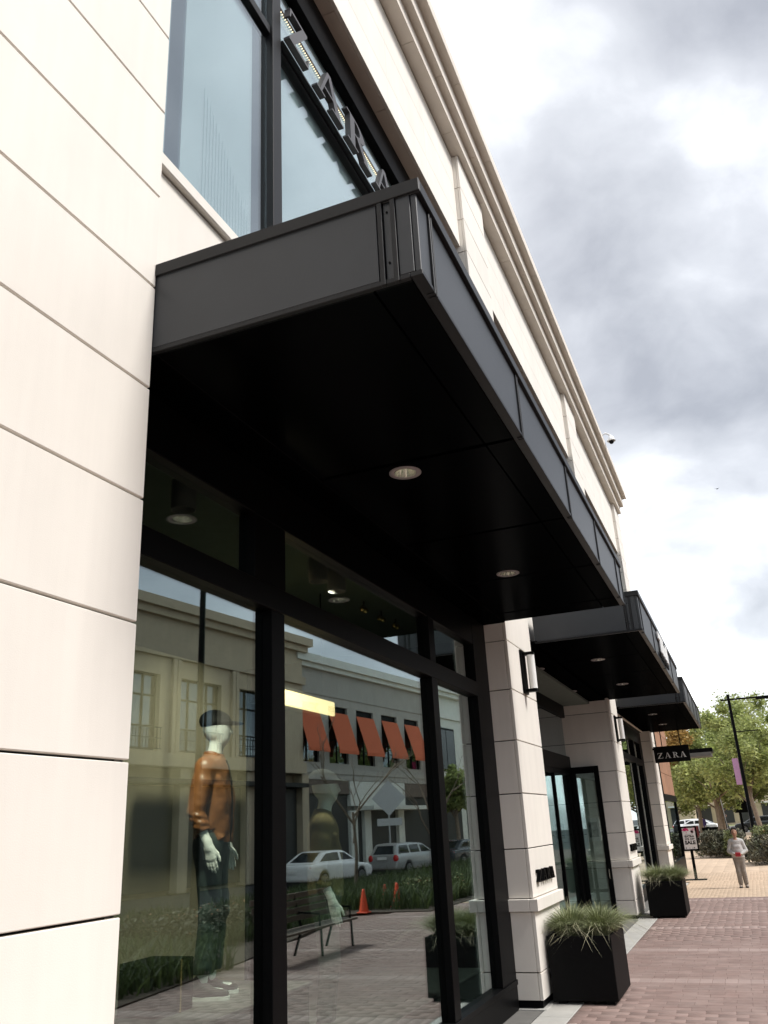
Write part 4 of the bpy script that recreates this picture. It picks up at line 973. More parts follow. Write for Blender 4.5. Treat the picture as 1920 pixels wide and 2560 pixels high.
def person_woman(loc, rz, label, s):
    t = empty('person', loc, label, 'person', rz)
    legs = {1: (.085, .080, .075, .015, .02), -1: (.085, .085, .095, .0, -.03)}
    F = figure(s, (.275, -.03, 1.14), (.085, .185, 1.03), (-1, .25, -.25), (0, -1, .1), (.1, .1, 1), hips=1.10, belly=.16, legs=legs, curl=.5)
    hs = 1.17                                                        # head a little large for the short build
    def bigger(pr): o = V3(0, 0, 1.60); return [(p[0], o + (np.array(p[1]) - o) * hs, o + (np.array(p[2]) - o) * hs, p[3] * hs, p[4] * hs, p[5], p[6] * hs) for p in pr]
    sdf_obj('body', scaled(F['B'] + bigger(F['H']) + F['A'] + F['HN'] + F['L'], s), 'skin', t, .0065)
    ey = MB()
    for sx in (-1, 1): ey.ball((sx * .032 * s * hs, .1085 * s * hs, (1.60 + .128 * hs) * s), .0095 * s * hs, (1.3, .6, .8), 8)
    ey.build('eyes', 'hair', t, True)
    MB().ball((0, .113 * s * hs, (1.60 + .058 * hs) * s), .02 * s * hs, (1.15, .3, .28), 8).build('mouth', 'red', t, True)
    hr = [cap(V3(0, -.012, 1.765), V3(0, -.03, 1.735), .104, .104, (.88, 1.0, 1.02), .02)] + [cap(V3(sx * .075, .03, 1.75), V3(sx * .080, -.02, 1.70), .03, .032, k=.03) for sx in (1, -1)] + [cap(V3(-.05, .075, 1.815), V3(.055, .07, 1.82), .03, .026, k=.02), cap(V3(0, -.08, 1.67), V3(0, -.07, 1.62), .055, .045, k=.03)]
    sdf_obj('hair', scaled(bigger(hr), s), 'hair', t, .007, carve=lambda D, X, Y, Z: np.maximum(D, -(np.sqrt((X / (.066 * s * hs)) ** 2 + ((Y - .115 * s * hs) / (.075 * s * hs)) ** 2 + ((Z - (1.60 + .092 * hs) * s) / (.078 * s * hs)) ** 2) - 1) * .06))
    top = F['B'][:4]
    sdf_obj('top', scaled(top, s, .012) + scaled([cap(V3(0, .02, .95), V3(0, .03, 1.12), .165, .16, (1.08, .80, 1), .05), cap(V3(-.055, .085, 1.27), V3(.055, .085, 1.27), .06, k=.05), cap(V3(0, -.01, 1.44), V3(0, .0, 1.49), .078, .066, k=.03)], s), 'greycloth', t, .009, carve=lambda D, X, Y, Z: np.maximum(np.maximum(D, .93 * s - Z), Z - 1.485 * s))
    cd = [cap(V3(0, -.03, .96), V3(0, -.03, 1.40), .172, .165, (1.12, .72, 1), .05), cap(V3(-.15, -.015, 1.442), V3(.15, -.015, 1.442), .076, k=.05)]
    for sx in (1, -1):
        sh, e, w = F['ARM'][sx]; cd += [cap(sh, e, .070, .060, k=.04), cap(e, e + (w - e) * .86, .060, .044, k=.03)]
        for q in range(4): p = e + (w - e) * (.1 + .2 * q); cd.append(cap(p + V3(0, 0, .015), p + V3(.01, 0, -.02), .055 - .004 * q, k=.015))
        cd.append(cap(V3(sx * .07, .075, 1.45), V3(sx * .115, .11, 1.02), .032, .028, k=.03))
    sdf_obj('cardigan', scaled(cd, s), 'greycloth2', t, .009, carve=lambda D, X, Y, Z: np.maximum(np.maximum(D, np.where(np.abs(X) < .2 * s, .91 * s - Z, -1)), -np.maximum(np.abs(X) - .082 * s, .06 * s - Y)))
    TR = [cap(V3(0, -.005, .90), V3(0, 0, .99), .168, .165, (1.06, .80, 1), .05)]
    for sx in (1, -1):
        hp, kn, an = F['LEG'][sx]; TR += [cap(hp, kn, .108, .074, k=.05), cap(kn, an + V3(0, -.005, .0), .074, .062, k=.03)]
        for q in range(5): p = kn + (an - kn) * (.2 + .17 * q); TR.append(cap(p + V3(-.025, .02, 0), p + V3(.02, .01, .02), .056, k=.02))
    sdf_obj('trousers', scaled(TR, s), 'greytrousers', t, .009, carve=lambda D, X, Y, Z: np.maximum(np.maximum(D, .065 * s - Z), Z - 1.0 * s))
    shoes(t, F['LEG'], s, 'greytrousers', 'cap')
    return t
person_woman((1.95, 27.05, 0.012), math.radians(180), 'woman with short dark hair in pale grey clothes standing on tan pavement', .815)
wal = empty('wallet', (1.94, 26.83, .83), 'small red wallet held in the hands of the woman', 'wallet')
MB().cbox(1.885, 2.02, 26.855, 26.885, .80, .905, .008).build('cover', 'red', wal); MB().box(1.888, 2.017, 26.851, 26.854, .848, .852).build('seam', 'blackprint', wal)

# ------------------------------------------------------------------ inside the first shop window
pf = empty('display_platform', (-1.4, 6.7, 0.02), 'low grey display platform behind the shop windows', 'platform')
MB().cbox(-2.6, -0.52, 3.5, 9.9, 0.021, .47, .006).build('base', 'dark', pf); MB().cbox(-2.6, -0.50, 3.5, 9.9, .471, .50, .004).build('top', 'shopfloor', pf)
pl = empty('display_plinth', (-1.3, 5.0, .501), 'grey plinth under the mannequin in the leather jacket', 'plinth')
MB().cbox(-2.2, -0.66, 3.6, 6.12, .501, .93, .006).build('base', 'dark', pl); MB().cbox(-2.2, -0.64, 3.58, 6.14, .931, .955, .004).build('top', 'shopfloor', pl)
bx = empty('display_box', (-1.15, 5.02, .956), 'dark box with a brass edge standing left of the mannequin in leather jacket', 'box')
MB().cbox(-1.30, -0.98, 4.80, 5.14, .957, 1.25, .006).build('body', 'soffit', bx); MB().cbox(-0.978, -0.966, 4.98, 4.995, .957, 1.25, .002).build('brass_edge', 'gold', bx)
dp = empty('display_board', (-2.3, 5.2, .5), 'tan display board standing behind the mannequin in leather jacket', 'board')
MB().cbox(-2.36, -2.30, 3.4, 7.95, .502, 3.6, .005).build('panel', 'tan', dp); MB().cbox(-2.40, -2.29, 7.96, 8.0, .502, 3.6, .003).build('edge_trim', 'dark', dp)
lp = empty('light_panel', (-1.3, 7.4, 3.1), 'warm lit strip panel high behind the middle glass pane', 'lamp')
MB().cbox(-1.34, -1.31, 6.55, 8.06, 3.08, 3.22, .004).build('diffuser', 'warmpanel', lp); MB().cbox(-1.40, -1.341, 6.5, 8.1, 3.05, 3.26, .004).build('housing', 'dark', lp)
for yy in (6.7, 7.9): MB().cyl((-1.37, yy, 3.26), (-1.37, yy, 4.36), .008, 6).build('hanger', 'frame', lp)
for k, (y, lb) in enumerate(((4.40, 'dark ceiling spotlight above the mannequin in leather jacket'), (6.42, 'left dark ceiling spotlight seen through the middle high pane'), (6.80, 'right dark ceiling spotlight seen through the middle high pane'))):
    s_ = empty('spotlight', (-0.66, y, 4.36), lb, 'spotlight', group='ceiling spotlights in the shop')
    MB().cyl((-0.66, y, 4.33), (-0.66, y, 4.36), .05, 12).cyl((-0.66, y, 4.25), (-0.66, y, 4.33), .012, 8).build('mount', 'frame', s_)
    sl_ = bpy.data.lights.new('spot_beam', 'SPOT'); sl_.energy = (215, 60, 85)[k]; sl_.spot_size = math.radians((40, 60, 100)[k]); sl_.spot_blend = .8; sl_.shadow_soft_size = .05; sl_.color = (1.0, .90, .74)
    so = bpy.data.objects.new('spot_beam', sl_); COL.objects.link(so); so.location = (0, 0, -.33); so.parent = s_
    so.rotation_euler = (Vector(((-1.05, 5.5, 1.45), (-.8, 6.4, 1.7), (-2.3, 6.7, 1.5))[k]) - Vector((-0.66, y, 4.03))).to_track_quat('-Z', 'Y').to_euler()
    MB().lathe((-0.66, y, 4.02), [(0.0, .23), (.07, .23), (.085, .20), (.085, 0.0), (.075, 0.0), (.070, .05), (0, .06)], 16).build('can', 'greyprint', s_)
for k, y in enumerate((8.45, 8.96, 9.42)):
    s_ = empty('twin_bulb', (-1.1, y, 4.35), ('first', 'second', 'third')[k] + ' pair of small brass bulbs from the left, under the shop ceiling', 'lamp', group='brass bulbs in the shop')
    MB().cyl((-1.1, y, 4.30), (-1.1, y, 4.36), .01, 8).cyl((-1.1, y - .05, 4.30), (-1.1, y + .05, 4.30), .008, 8).build('arm', 'frame', s_)
    for o in (-.045, .045): MB().ball((-1.1, y + o, 4.265), .035, (1, 1, 1), 12).build('bulb', 'gold', s_)
pc = empty('framed_picture', (-.66, 19.36, 1.55), 'framed black and white picture behind the glass of the open door', 'picture')
MB().cbox(-.80, -.52, 19.335, 19.365, 1.52, 1.98, .006).build('frame', 'whitepaper', pc); MB().box(-.755, -.565, 19.331, 19.3345, 1.60, 1.90).build('print', 'picture', pc)

# ------------------------------------------------------------------ buildings across the road (seen in the shop windows)
AX, AY, AR = 19.0, 36.0, math.radians(7)
def opp(name, label): return empty(name, (AX, AY, 0), label, 'building', AR)
tb_ = opp('tan_building', 'long tan stone building with tall gridded upper windows, reflected in the nearest pane')
S0, S1 = -46.0, 5.0
wl = MB(); cs = [-3.1 + 4.07 * k for k in range(-10, 2)]
wl.box(-.35, 6, S0, S1, 8.76, 11.3).box(-.35, 6, S0, S1, 4.93, 5.58).box(.30, 6, S0, S1, -.1, 4.929)
ed = [S0] + [v for c in cs for v in (c - 1.4, c + 1.4)] + [S1]
for a, b in zip(ed[::2], ed[1::2]): wl.box(-.35, 6, a, b, 5.581, 8.759)
wl.box(.1, 6, S0, S1, 5.581, 8.759); wl.build('wall', 'tanstone', tb_, True)
MB().box(-.62, .5, S0, S1 + .2, 11.3, 11.62).box(-.85, .5, S0, S1 + .38, 11.621, 12.05).build('cornice', 'tanstone', tb_, True)
MB().box(-.52, -.351, S0, S1 + .1, 9.55, 9.95).box(-.50, -.351, S0, S1 + .1, 4.95, 5.5).build('string_course', 'tanstone', tb_, True)
for c in cs:
    for o in (-1.9, -1.63): MB().cbox(-.50, -.352, c + o - .11, c + o + .11, 5.51, 9.54).build('pilaster', 'tanstone', tb_, True)
    f = MB().box(-.12, -.04, c - 1.4, c - 1.32, 5.58, 8.76).box(-.12, -.04, c + 1.32, c + 1.4, 5.58, 8.76).box(-.12, -.04, c - 1.32, c + 1.32, 8.68, 8.76).box(-.12, -.04, c - 1.32, c + 1.32, 5.58, 5.66)
    for o in (-.62, .62): f.box(-.12, -.04, c + o - .04, c + o + .04, 5.66, 8.68)
    f.box(-.115, -.045, c - 1.32, c + 1.32, 7.82, 7.9).box(-.115, -.045, c - 1.32, c + 1.32, 6.55, 6.61)
    w_ = f.build('window', 'frame', tb_, True); MB().box(-.07, -.06, c - 1.38, c + 1.38, 5.6, 8.74).build('pane', 'glass_dark', w_, True)
    rl = MB().box(-.50, -.46, c - 1.45, c + 1.45, 6.48, 6.52).box(-.50, -.46, c - 1.45, c + 1.45, 5.62, 5.65).box(-.50, -.46, c - 1.45, c + 1.45, 6.05, 6.08)
    for k in range(15): rl.box(-.49, -.47, c - 1.42 + k * .2, c - 1.405 + k * .2, 5.65, 6.48)
    rl.build('railing', 'frame', tb_, True)
for k in range(11):
    y = S0 + 1 + k * 4.6
    MB().box(.05, .29, y, y + 3.9, .1, 4.2).build('shopfront', 'darkshop', tb_, True)
    MB().cbox(-.30, .299, y + 3.95, y + 4.55, -.03, 4.92).build('pier', 'tanstone', tb_, True)
MB().cbox(-.7, .299, S0, S1, 4.25, 4.45).build('ledge', 'black', tb_, True)
gb = opp('grey_building', 'grey stucco building with five burnt orange window awnings, reflected in the middle pane')
G0, G1 = 5.01, 21.4
wc = [6.05 + 3.055 * k for k in range(5)]
gw = MB().box(0, 7, G0, G1, 8.81, 10.9).box(0, 7, G0, G1, 4.72, 5.64).box(.3, 7, G0, G1, -.1, 4.719)
ed = [G0] + [v for c in wc for v in (c - 1.02, c + 1.02)] + [G1]
for a, b in zip(ed[::2], ed[1::2]): gw.box(0, 7, a, b, 5.641, 8.809)
gw.box(.5, 7, G0, G1, 5.641, 8.809); gw.build('wall', 'greystucco', gb, True)
MB().box(-.25, .5, G0, G1, 10.7, 10.95).box(-.45, .5, G0 - .5, G1, 10.951, 11.4).build('cornice', 'palestucco', gb, True)
MB().box(-.05, -.001, G0, G1, 9.30, 9.34).box(-.14, -.001, G0, G1, 4.73, 5.05).box(-.20, -.001, G0, G1, 5.051, 5.32).build('string_course', 'greystucco', gb, True)
for c in wc:
    f = MB().box(.14, .22, c - 1.02, c - .95, 5.64, 8.81).box(.14, .22, c + .95, c + 1.02, 5.64, 8.81).box(.14, .22, c - .04, c + .04, 5.64, 8.81).box(.14, .22, c - .95, c - .041, 6.9, 6.97).box(.14, .22, c + .041, c + .95, 6.9, 6.97).box(.14, .22, c - .95, c + .95, 8.3, 8.81)
    w_ = f.build('window', 'frame', gb, True); MB().box(.18, .19, c - 1.0, c + 1.0, 5.66, 8.8).build('pane', 'glass_dark', w_, True)
    MB().prism([(-.03, 8.42), (0, 8.45), (-.69, 6.32), (-.69, 6.12), (-.72, 6.12), (-.72, 6.30)], (0, c - 1.03, 0), (1, 0, 0), (0, 0, 1), (0, 2.06, 0)).build('awning', 'awning', gb, True)
    MB().tube([(-.02, c - 1.0, 6.5), (-.69, c - 1.0, 6.28)], .015, 6).tube([(-.02, c + 1.0, 6.5), (-.69, c + 1.0, 6.28)], .015, 6).build('awning_arm', 'frame', gb, True)
# ground floor: dark shops, a pale clapboard front with a ledge, brown fascia
MB().box(.05, .29, G0, 9.9, -.1, 4.0).box(.05, .29, 16.6, G1, -.1, 4.0).build('shopfront', 'darkshop', gb, True)
MB().cbox(-.1, .29, G0, 9.9, 4.0, 4.715).cbox(-.1, .29, 16.6, G1, 3.9, 4.715).build('shop_fascia', mat('brown_fascia', (.13, .10, .08), .7), gb, True)
for k in range(9): MB().cbox(-.16 + (k % 2) * .004, .29, 9.95, 16.55, 3.36 + k * .15, 3.36 + k * .15 + .146, .01).build('clapboard', 'paleclad', gb, True)
MB().cbox(-1.1, .29, 10.9, 18.2, 3.12, 3.34).build('ledge', 'paleclad', gb, True)
for y in (9.95, 11.5, 15.6): MB().cbox(-.12, .29, y, y + .75, -.05, 3.11).build('pier', 'paleclad', gb, True)
MB().box(.1, .28, 10.71, 11.49, -.05, 3.11).box(.1, .28, 12.26, 15.59, -.05, 3.11).build('glazing', 'darkshop', gb, True)
pb = opp('pale_building', 'pale stucco building with a banded cornice, reflected in the last narrow pane')
MB().box(1.0, 8, 21.45, 60, -.1, 11.2).build('wall', 'palestucco', pb, True)
MB().box(.6, 2, 21.5, 60, 11.2, 11.5).box(.4, 2, 21.5, 60, 11.501, 11.8).box(.85, .999, 21.5, 60, 9.6, 9.9).box(.85, .999, 21.5, 60, 4.6, 5.0).build('cornice', 'palestucco', pb, True)
for k in range(6):
    y = 24 + k * 5
    w_ = MB().box(.9, .999, y, y + 3.0, 5.8, 8.9).build('window', 'frame', pb, True)
    MB().box(.88, .899, y + .12, y + 1.45, 5.95, 8.75).box(.88, .899, y + 1.55, y + 2.88, 5.95, 8.75).build('pane', 'carglass', w_, True)
    MB().box(.93, .999, y - .6, y + 3.4, .1, 4.1).build('shopfront', 'darkshop', pb, True)
bn = empty('street_banner', (15.6, 56.2, 0), 'narrow crimson banner on a thin pole, reflected in the last narrow pane', 'banner')
MB().cyl((15.6, 56.2, -.12), (15.6, 56.2, 6.6), .06, 10).build('pole', 'frame', bn); MB().cbox(15.62, 16.3, 56.18, 56.22, 4.5, 6.3, .01).build('cloth', 'crimson', bn)

# ------------------------------------------------------------------ cars
def smax(a, b, k): h = np.maximum(k - np.abs(a - b), 0) / k; return np.maximum(a, b) + h * h * k * .25
def smin(a, b, k): return -smax(-a, -b, k)
def poly_planes(pts):
    P = []
    for (a, b), (c, d) in zip(pts, pts[1:] + pts[:1]):
        n = np.array([d - b, -(c - a)]); n = n / np.hypot(*n); P.append((n[0], n[1], -(n[0] * a + n[1] * b)))
    return P
def pd(P, Y, Z, k):
    D = None
    for (a, b, c) in P:
        v = a * Y + b * Z + c; D = v if D is None else smax(D, v, k)
    return D
def car(loc, rz, label, paint, kind='sedan', group=None):
    t = empty('parked_car', loc, label, 'car', rz, group)
    if kind == 'sedan':
        low = [(-2.38, .30), (2.30, .26), (2.42, .55), (2.25, .78), (1.2, .93), (-1.7, 1.00), (-2.36, .96)]
        cab = [(-2.0, .90), (1.45, .85), (.42, 1.40), (-.35, 1.45), (-1.05, 1.40)]
    else:
        low = [(-2.36, .32), (2.28, .28), (2.40, .58), (2.24, .82), (1.15, .96), (-2.30, 1.0)]
        cab = [(-2.34, .90), (1.45, .88), (.45, 1.44), (-.6, 1.52), (-1.98, 1.47)]
    h = .036; lo = np.array([-1.05, -2.55, .12]); n = np.array([59, 142, 42])
    X, Y, Z = np.meshgrid(*[lo[i] + h * np.arange(n[i]) for i in range(3)], indexing='ij')
    A = np.abs(X)
    side = A - (.905 - .05 * np.clip((.60 - Z) / .4, 0, 1) - .035 * (np.clip(np.abs(Y) - 1.3, 0, 2)) ** 2 - .02 * (Z - .6) ** 2)
    L_ = smax(pd(poly_planes(low), Y, Z, .16), side, .14)
    Cb = smax(pd(poly_planes(cab), Y, Z, .10), A - (.80 - .34 * np.clip(Z - .95, 0, 1) ** 1.1), .12)
    D = smin(L_, Cb, .05)
    for wy in (-1.38, 1.40): D = smax(D, -np.maximum(np.sqrt((Y - wy) ** 2 + (Z - .33) ** 2) - .365, .60 - A), .03)
    V, F = surface_nets(D.astype(np.float32), lo, h); b = grid_mesh('body', V, F, paint, None, True); b.parent = t
    cp = poly_planes(cab); ins = pd(cp, Y, Z, .05)
    zt = 1.37 if kind == 'sedan' else 1.40
    sideg = np.maximum(np.maximum(ins + .085, .60 - A), np.maximum(.055 - np.abs(Y + .05), .045 - np.abs(Y + 1.08 if kind != 'sedan' else Y + 5)))
    endg = np.maximum(A - .60 + .35 * np.clip(Z - 1.0, 0, 1), -(np.maximum(Y - .50, -(Y + (1.02 if kind == 'sedan' else 2.0)))))
    reg = np.maximum(np.minimum(sideg, endg), np.maximum(1.0 - Z, Z - zt))
    GD = np.maximum(D - .008, reg); V, F = surface_nets(GD.astype(np.float32), lo, h); b = grid_mesh('windows', V, F, 'carglass', None, True); b.parent = t
    for wy in (-1.38, 1.40):
        for sx in (-1, 1):
            w = MB().lathe((sx * .80, wy, .33), [(.20, .10 * 1), (.30, .10), (.33, .06), (.33, -.08), (.28, -.11)], 20, axis='x').build('wheel', 'rubber', t, True)
            rm = MB()
            xo = sx * .80 + sx * .101
            for q in range(10):
                a = 2 * PI * q / 10; rm.prism([(math.cos(a + .14 * e) * r, math.sin(a + .14 * e) * r) for r, e in ((.06, -1), (.21, -1), (.21, 1), (.06, 1))], (xo - .01, wy, .33), (0, 1, 0), (0, 0, 1), (.015, 0, 0))
            rm.lathe((xo - .005, wy, .33), [(.20, .0), (.235, .01), (.235, -.01)], 20, axis='x').lathe((xo - .005, wy, .33), [(0, .012), (.07, .01)], 12, axis='x'); rm.build('rim', 'alloy', w, True)
    for sx in (-1, 1):
        MB().ball((sx * .70, -2.27, .82), .16, (1.0, .55, .62 if kind == 'sedan' else 1.1), 12).build('tail_light', 'redlens', t, True)
        MB().ball((sx * .68, 2.20, .68), .16, (1.1, .9, .5), 12).build('headlight', 'clearlens', t, True)
        MB().ball((sx * .98, .78, 1.0), .10, (1, .7, .7), 10).build('mirror', paint, t, True)
    MB().cbox(-.26, .26, -2.415, -2.385, .62 if kind == 'sedan' else .78, .74 if kind == 'sedan' else .90).build('number_plate', 'whitesign', t, True)
    MB().box(-.75, .75, -2.30, 2.25, .16, .34).build('underbody', 'rubber', t, True)
    return t
def along(x, y, deg): return (x, y, -.12), math.radians(deg)
car(*along(13.85, 34.8, 9), 'white sedan parked across the road, reflected left in the middle pane', 'car_white')
car(*along(13.0, 42.3, 10), 'silver estate car seen from behind, reflected in the middle pane', 'car_silver', 'wagon')
car(*along(12.1, 48.4, 12), 'dark sedan parked ahead of the silver estate, reflected beside the last mullion', 'car_dark')
# ------------------------------------------------------------------ street furniture across the pavement
def cone(x, y, s, label, z=0.02):
    c = empty('traffic_cone', (x, y, z), label, 'traffic cone', group='orange traffic cones')
    MB().lathe((x, y, z), [(.155 * s, .03), (.05 * s, .62 * s), (.035 * s, .70 * s), (.02 * s, .70 * s)], 16).build('cone', 'orange', c); MB().cbox(x - .18 * s, x + .18 * s, y - .18 * s, y + .18 * s, z, z + .032, .01).build('base', 'orange', c)
cone(6.34, 21.6, .80, 'orange traffic cone by the grass, left one reflected in the middle pane')
cone(6.05, 23.2, .85, 'orange traffic cone standing in the grass, right one reflected in the middle pane')
cone(6.9, 24.4, .70, 'small orange traffic cone half hidden in grass between the other two')
tsn = empty('traffic_sign', (13.5, 41.3, 0), 'back of a diamond traffic sign on a steel post, reflected in the middle pane', 'sign')
MB().cbox(13.47, 13.53, 41.27, 41.33, -.1, 4.25).build('post', 'galv', tsn)
ux = Vector((math.cos(.25), math.sin(.25), 0)); o_ = Vector((13.45, 41.24, 3.48))
MB().prism([(0, -.85), (.85, 0), (0, .85), (-.85, 0)], o_, (.93, -.37, 0), (0, 0, 1), (-.005, -.011, 0)).build('diamond_plate', 'galv', tsn); MB().prism([(-.62, -1.30), (.62, -1.30), (.62, -.96), (-.62, -.96)], o_, (.93, -.37, 0), (0, 0, 1), (-.005, -.011, 0)).build('lower_plate', 'galv', tsn)
bc = empty('park_bench', (4.2, 14.4, 0), 'dark slatted park bench facing the shop, reflected in the middle pane', 'bench')
for k in range(4): MB().cbox(3.95 + k * .115, 4.045 + k * .115, 12.95, 15.9, .43, .465, .006).build('seat_slat', 'wood', bc)
for k in range(4):
    zz = .56 + k * .115; xx = 4.40 + k * .035
    MB().cbox(xx, xx + .03, 12.95, 15.9, zz, zz + .09, .006).build('back_slat', 'wood', bc)
for y in (13.15, 14.45, 15.7):
    MB().tube([(3.98, y, 0), (4.0, y, .42), (4.40, y, .42)], .025, 8).tube([(4.52, y, 0), (4.38, y, .42), (4.54, y, 1.0)], .025, 8).build('leg', 'frame', bc)
    MB().tube([(4.02, y, .43), (4.02, y, .66), (4.44, y, .68)], .02, 8).build('armrest', 'frame', bc)
def street_lamp(x, y, H, arm_dir, label, banner=None, arm_len=2.4, group='tall black street lamps'):
    l = empty('street_lamp', (x, y, 0), label, 'street lamp', group=group)
    MB().lathe((x, y, 0), [(.19, -.03), (.19, .35), (.12, .42), (.115, .9), (.095, .95), (.075, H)], 14).build('pole', 'frame', l)
    ax_, ay_ = arm_dir
    MB().cyl((x - ax_ * .42, y - ay_ * .42, H - .28), (x + ax_ * arm_len, y + ay_ * arm_len, H - .28), .045, 8).build('arm', 'frame', l)
    MB().cbox(x + ax_ * arm_len * .75 - .35 * abs(ax_) - .1, x + ax_ * arm_len * .75 + .35 * abs(ax_) + .4 * abs(ax_) + .1, y + ay_ * arm_len * .75 - .35 * abs(ay_) - .1, y + ay_ * arm_len * .75 + .4 * abs(ay_) + .1, H - .40, H - .326, .02).build('lamp_head', 'frame', l)
    if banner:
        MB().cyl((x, y, banner + 1.35), (x + 1.15, y, banner + 1.35), .03, 8).build('banner_arm', 'frame', l)
    return l
street_lamp(9.0, 18.0, 8.6, (0, -1), 'tall black street lamp by the planting bed, reflected in the nearest pane')
street_lamp(2.45, 50.0, 7.95, (1, 0), 'tall black street lamp with a long arm, in front of the yellow green trees', banner=4.62)
nbn = empty('pink_banner', (2.2, 49.98, 4.0), 'faded pink banner hanging left of the tall black lamp post', 'banner')
MB().prism([(2.06, 3.30), (2.345, 3.28), (2.345, 4.62), (2.04, 4.62)], (0, 49.96, 0), (1, 0, 0), (0, 0, 1), (0, -.02, 0)).build('cloth', 'pink', nbn)

# grasses and shrubs of the planting bed
for k, (x0, x1, y0, y1, h, n) in enumerate([(4.9, 10.2, 4.5, 13.2, .62, 9500), (6.4, 12.2, 13.2, 20.8, .55, 8500), (4.9, 9.0, 22.3, 30.5, .75, 6500), (8.0, 12.0, 23.0, 34, .55, 5000), (4.8, 10.5, 31, 45, .8, 5200)]):
    V, F = blades(n, (x0 + x1) / 2, (y0 + y1) / 2, .0, (x1 - x0) / 2, (y1 - y0) / 2, h * .5, h, .5, .016, .45, 50 + k, True)
    g = grid_mesh('bed_planting', V, F, 'bedgrass', None, kind='stuff')
    g['label'] = 'green grasses of the planting bed'
shrub('flower_shrub', 5.0, 7.0, 24.6, 27, .7, 5000, 'hedge2', 'low flowering shrub in the bed behind the orange cones', 'shrub', 71, .05, ('flower_red', 160))
shrub('flower_shrub', 6.6, 8.4, 14.4, 17.6, .8, 5000, 'hedge', 'dark flowering shrub behind the park bench', 'shrub', 72, .05, ('flower_red', 120))
tree(12.6, 49.5, 10.5, 2.3, 3.6, 'green street tree reflected in the last narrow pane', 31, 'leafg', 8000, .13, .12)
def bare_tree(x, y, H, label, seed):
    t = empty('bare_tree', (x, y, 0), label, 'tree', group=None); mb = MB(); r = random.Random(seed)
    def br(p, d, L_, rad, lev):
        e = p + d * L_; m_ = p + d * L_ * .5 + Vector((r.uniform(-.06, .06), r.uniform(-.06, .06), 0)) * L_
        mb.tube([p, m_, e], [rad, rad * .8, rad * .6], 6 if lev < 2 else 4)
        if lev < 4:
            for k in range(3 if lev < 2 else 2):
                nd = (d + Vector((r.uniform(-.8, .8), r.uniform(-.8, .8), r.uniform(-.1, .5)))).normalized(); br(p + d * L_ * r.uniform(.6, 1), nd, L_ * r.uniform(.5, .75), rad * .55, lev + 1)
    br(Vector((x, y, -.02)), Vector((0, 0, 1)), H * .42, .07, 0); mb.build('branches', 'bark', t)
bare_tree(9.0, 27.0, 6.2, 'leafless young tree reflected left of the diamond sign', 3)
bare_tree(10.4, 38.5, 6.6, 'leafless young tree reflected beside the last mullion', 8)

# ------------------------------------------------------------------ plants, trees and people at the far end
shrub('hedge', -0.05, 2.0, 44.7, 48.6, 1.28, 17000, 'hedge', 'rounded dark hedge behind the sale poster', 'hedge', 81, .06)
shrub('hedge', 1.05, 1.75, 44.3, 46.0, 1.25, 5000, 'hedge2', 'bright green bush at the right end of the dark hedge', 'hedge', 82, .06)
shrub('hedge', 2.0, 4.6, 37.2, 40.5, 1.15, 17000, 'hedge', 'low hedge with pale yellow flowers right of the woman', 'hedge', 83, .055, ('flower', 420))
shrub('hedge', 2.3, 4.8, 41.5, 46.0, 1.45, 14000, 'hedge2', 'green hedge around the foot of the lamp post', 'hedge', 84, .06, ('flower_red', 130))
G_ = 'street trees at the far end'
tree(2.95, 55.5, 8.4, 3.0, 3.4, 'leaning sparse yellow green tree right of the lamp post', 41, 'leafy', 13000, .105, .14, G_, None, 46, lean=(-.4, 0))
tree(0.35, 66.0, 9.8, 3.4, 3.2, 'yellow green tree right behind the woman, with forked trunk', 42, 'leafy', 24000, .12, .17, G_, 'leafo', 60)
tree(-1.35, 76.0, 8.6, 3.4, 3.0, 'green tree directly above the sale poster', 43, 'leafg', 22000, .13, .17, G_, None, 60)
tree(4.6, 70.0, 11.6, 4.6, 3.6, 'tallest yellow green tree, behind the lamp arm', 44, 'leafy', 33000, .13, .2, G_, None, 70)
tree(0.2, 80.0, 9.6, 3.6, 3.2, 'thin trunked green tree left of the forked tree', 45, 'leafg', 26000, .14, .16, G_, None, 60)
tree(-4.6, 92.0, 9.2, 4.2, 3.0, 'green tree farthest left, behind the hanging sign', 46, 'leafg', 24000, .16, .18, G_, None, 60)
tree(2.4, 94.0, 11.0, 4.4, 3.6, 'far green tree filling the gap behind the forked tree', 47, 'leafg', 26000, .16, .18, G_, None, 60)
tree(8.5, 90.0, 12.5, 5.0, 3.8, 'far yellow green tree at the right edge of the picture', 48, 'leafy', 22000, .16, .2, G_, None, 60)
far = [(-14, 152, 'beige far building behind the trees at the left', 16, 8), (4, 158, 'beige far building behind the trees at the right', 22, 9)]
for x, y, lab, w, h_ in far:
    f_ = empty('far_building', (x, y, 0), lab, 'building')
    MB().box(x - w / 2, x + w / 2, y, y + 10, -.1, h_).build('wall', 'beige', f_); MB().box(x - w / 2 - .4, x + w / 2 + .4, y - .5, y + 10.4, h_, h_ + .5).build('roof', 'brownstone', f_)
    k = 0
    while -w / 2 + 1 + k * 3.4 < w / 2 - 2:
        a = x - w / 2 + 1 + k * 3.4; MB().box(a, a + 2.4, y - .06, y - .001, .4, 3.1).build('window', 'darkshop', f_); MB().cbox(a - .2, a + 2.6, y - 1.0, y - .061, 3.2, 3.4).build('awning', 'whitesign', f_); k += 1
car((-4.6, 106, 0.0), math.radians(90), 'white car at the far crossing left of the tree trunks', 'car_white', 'wagon')
car((-3.2, 101, 0.0), math.radians(80), 'silver white car nearer the crossing, left of the tree trunks', 'car_white')
car((3.0, 100, 0.0), math.radians(90), 'dark car at the far crossing right of the woman', 'car_dark', 'wagon')
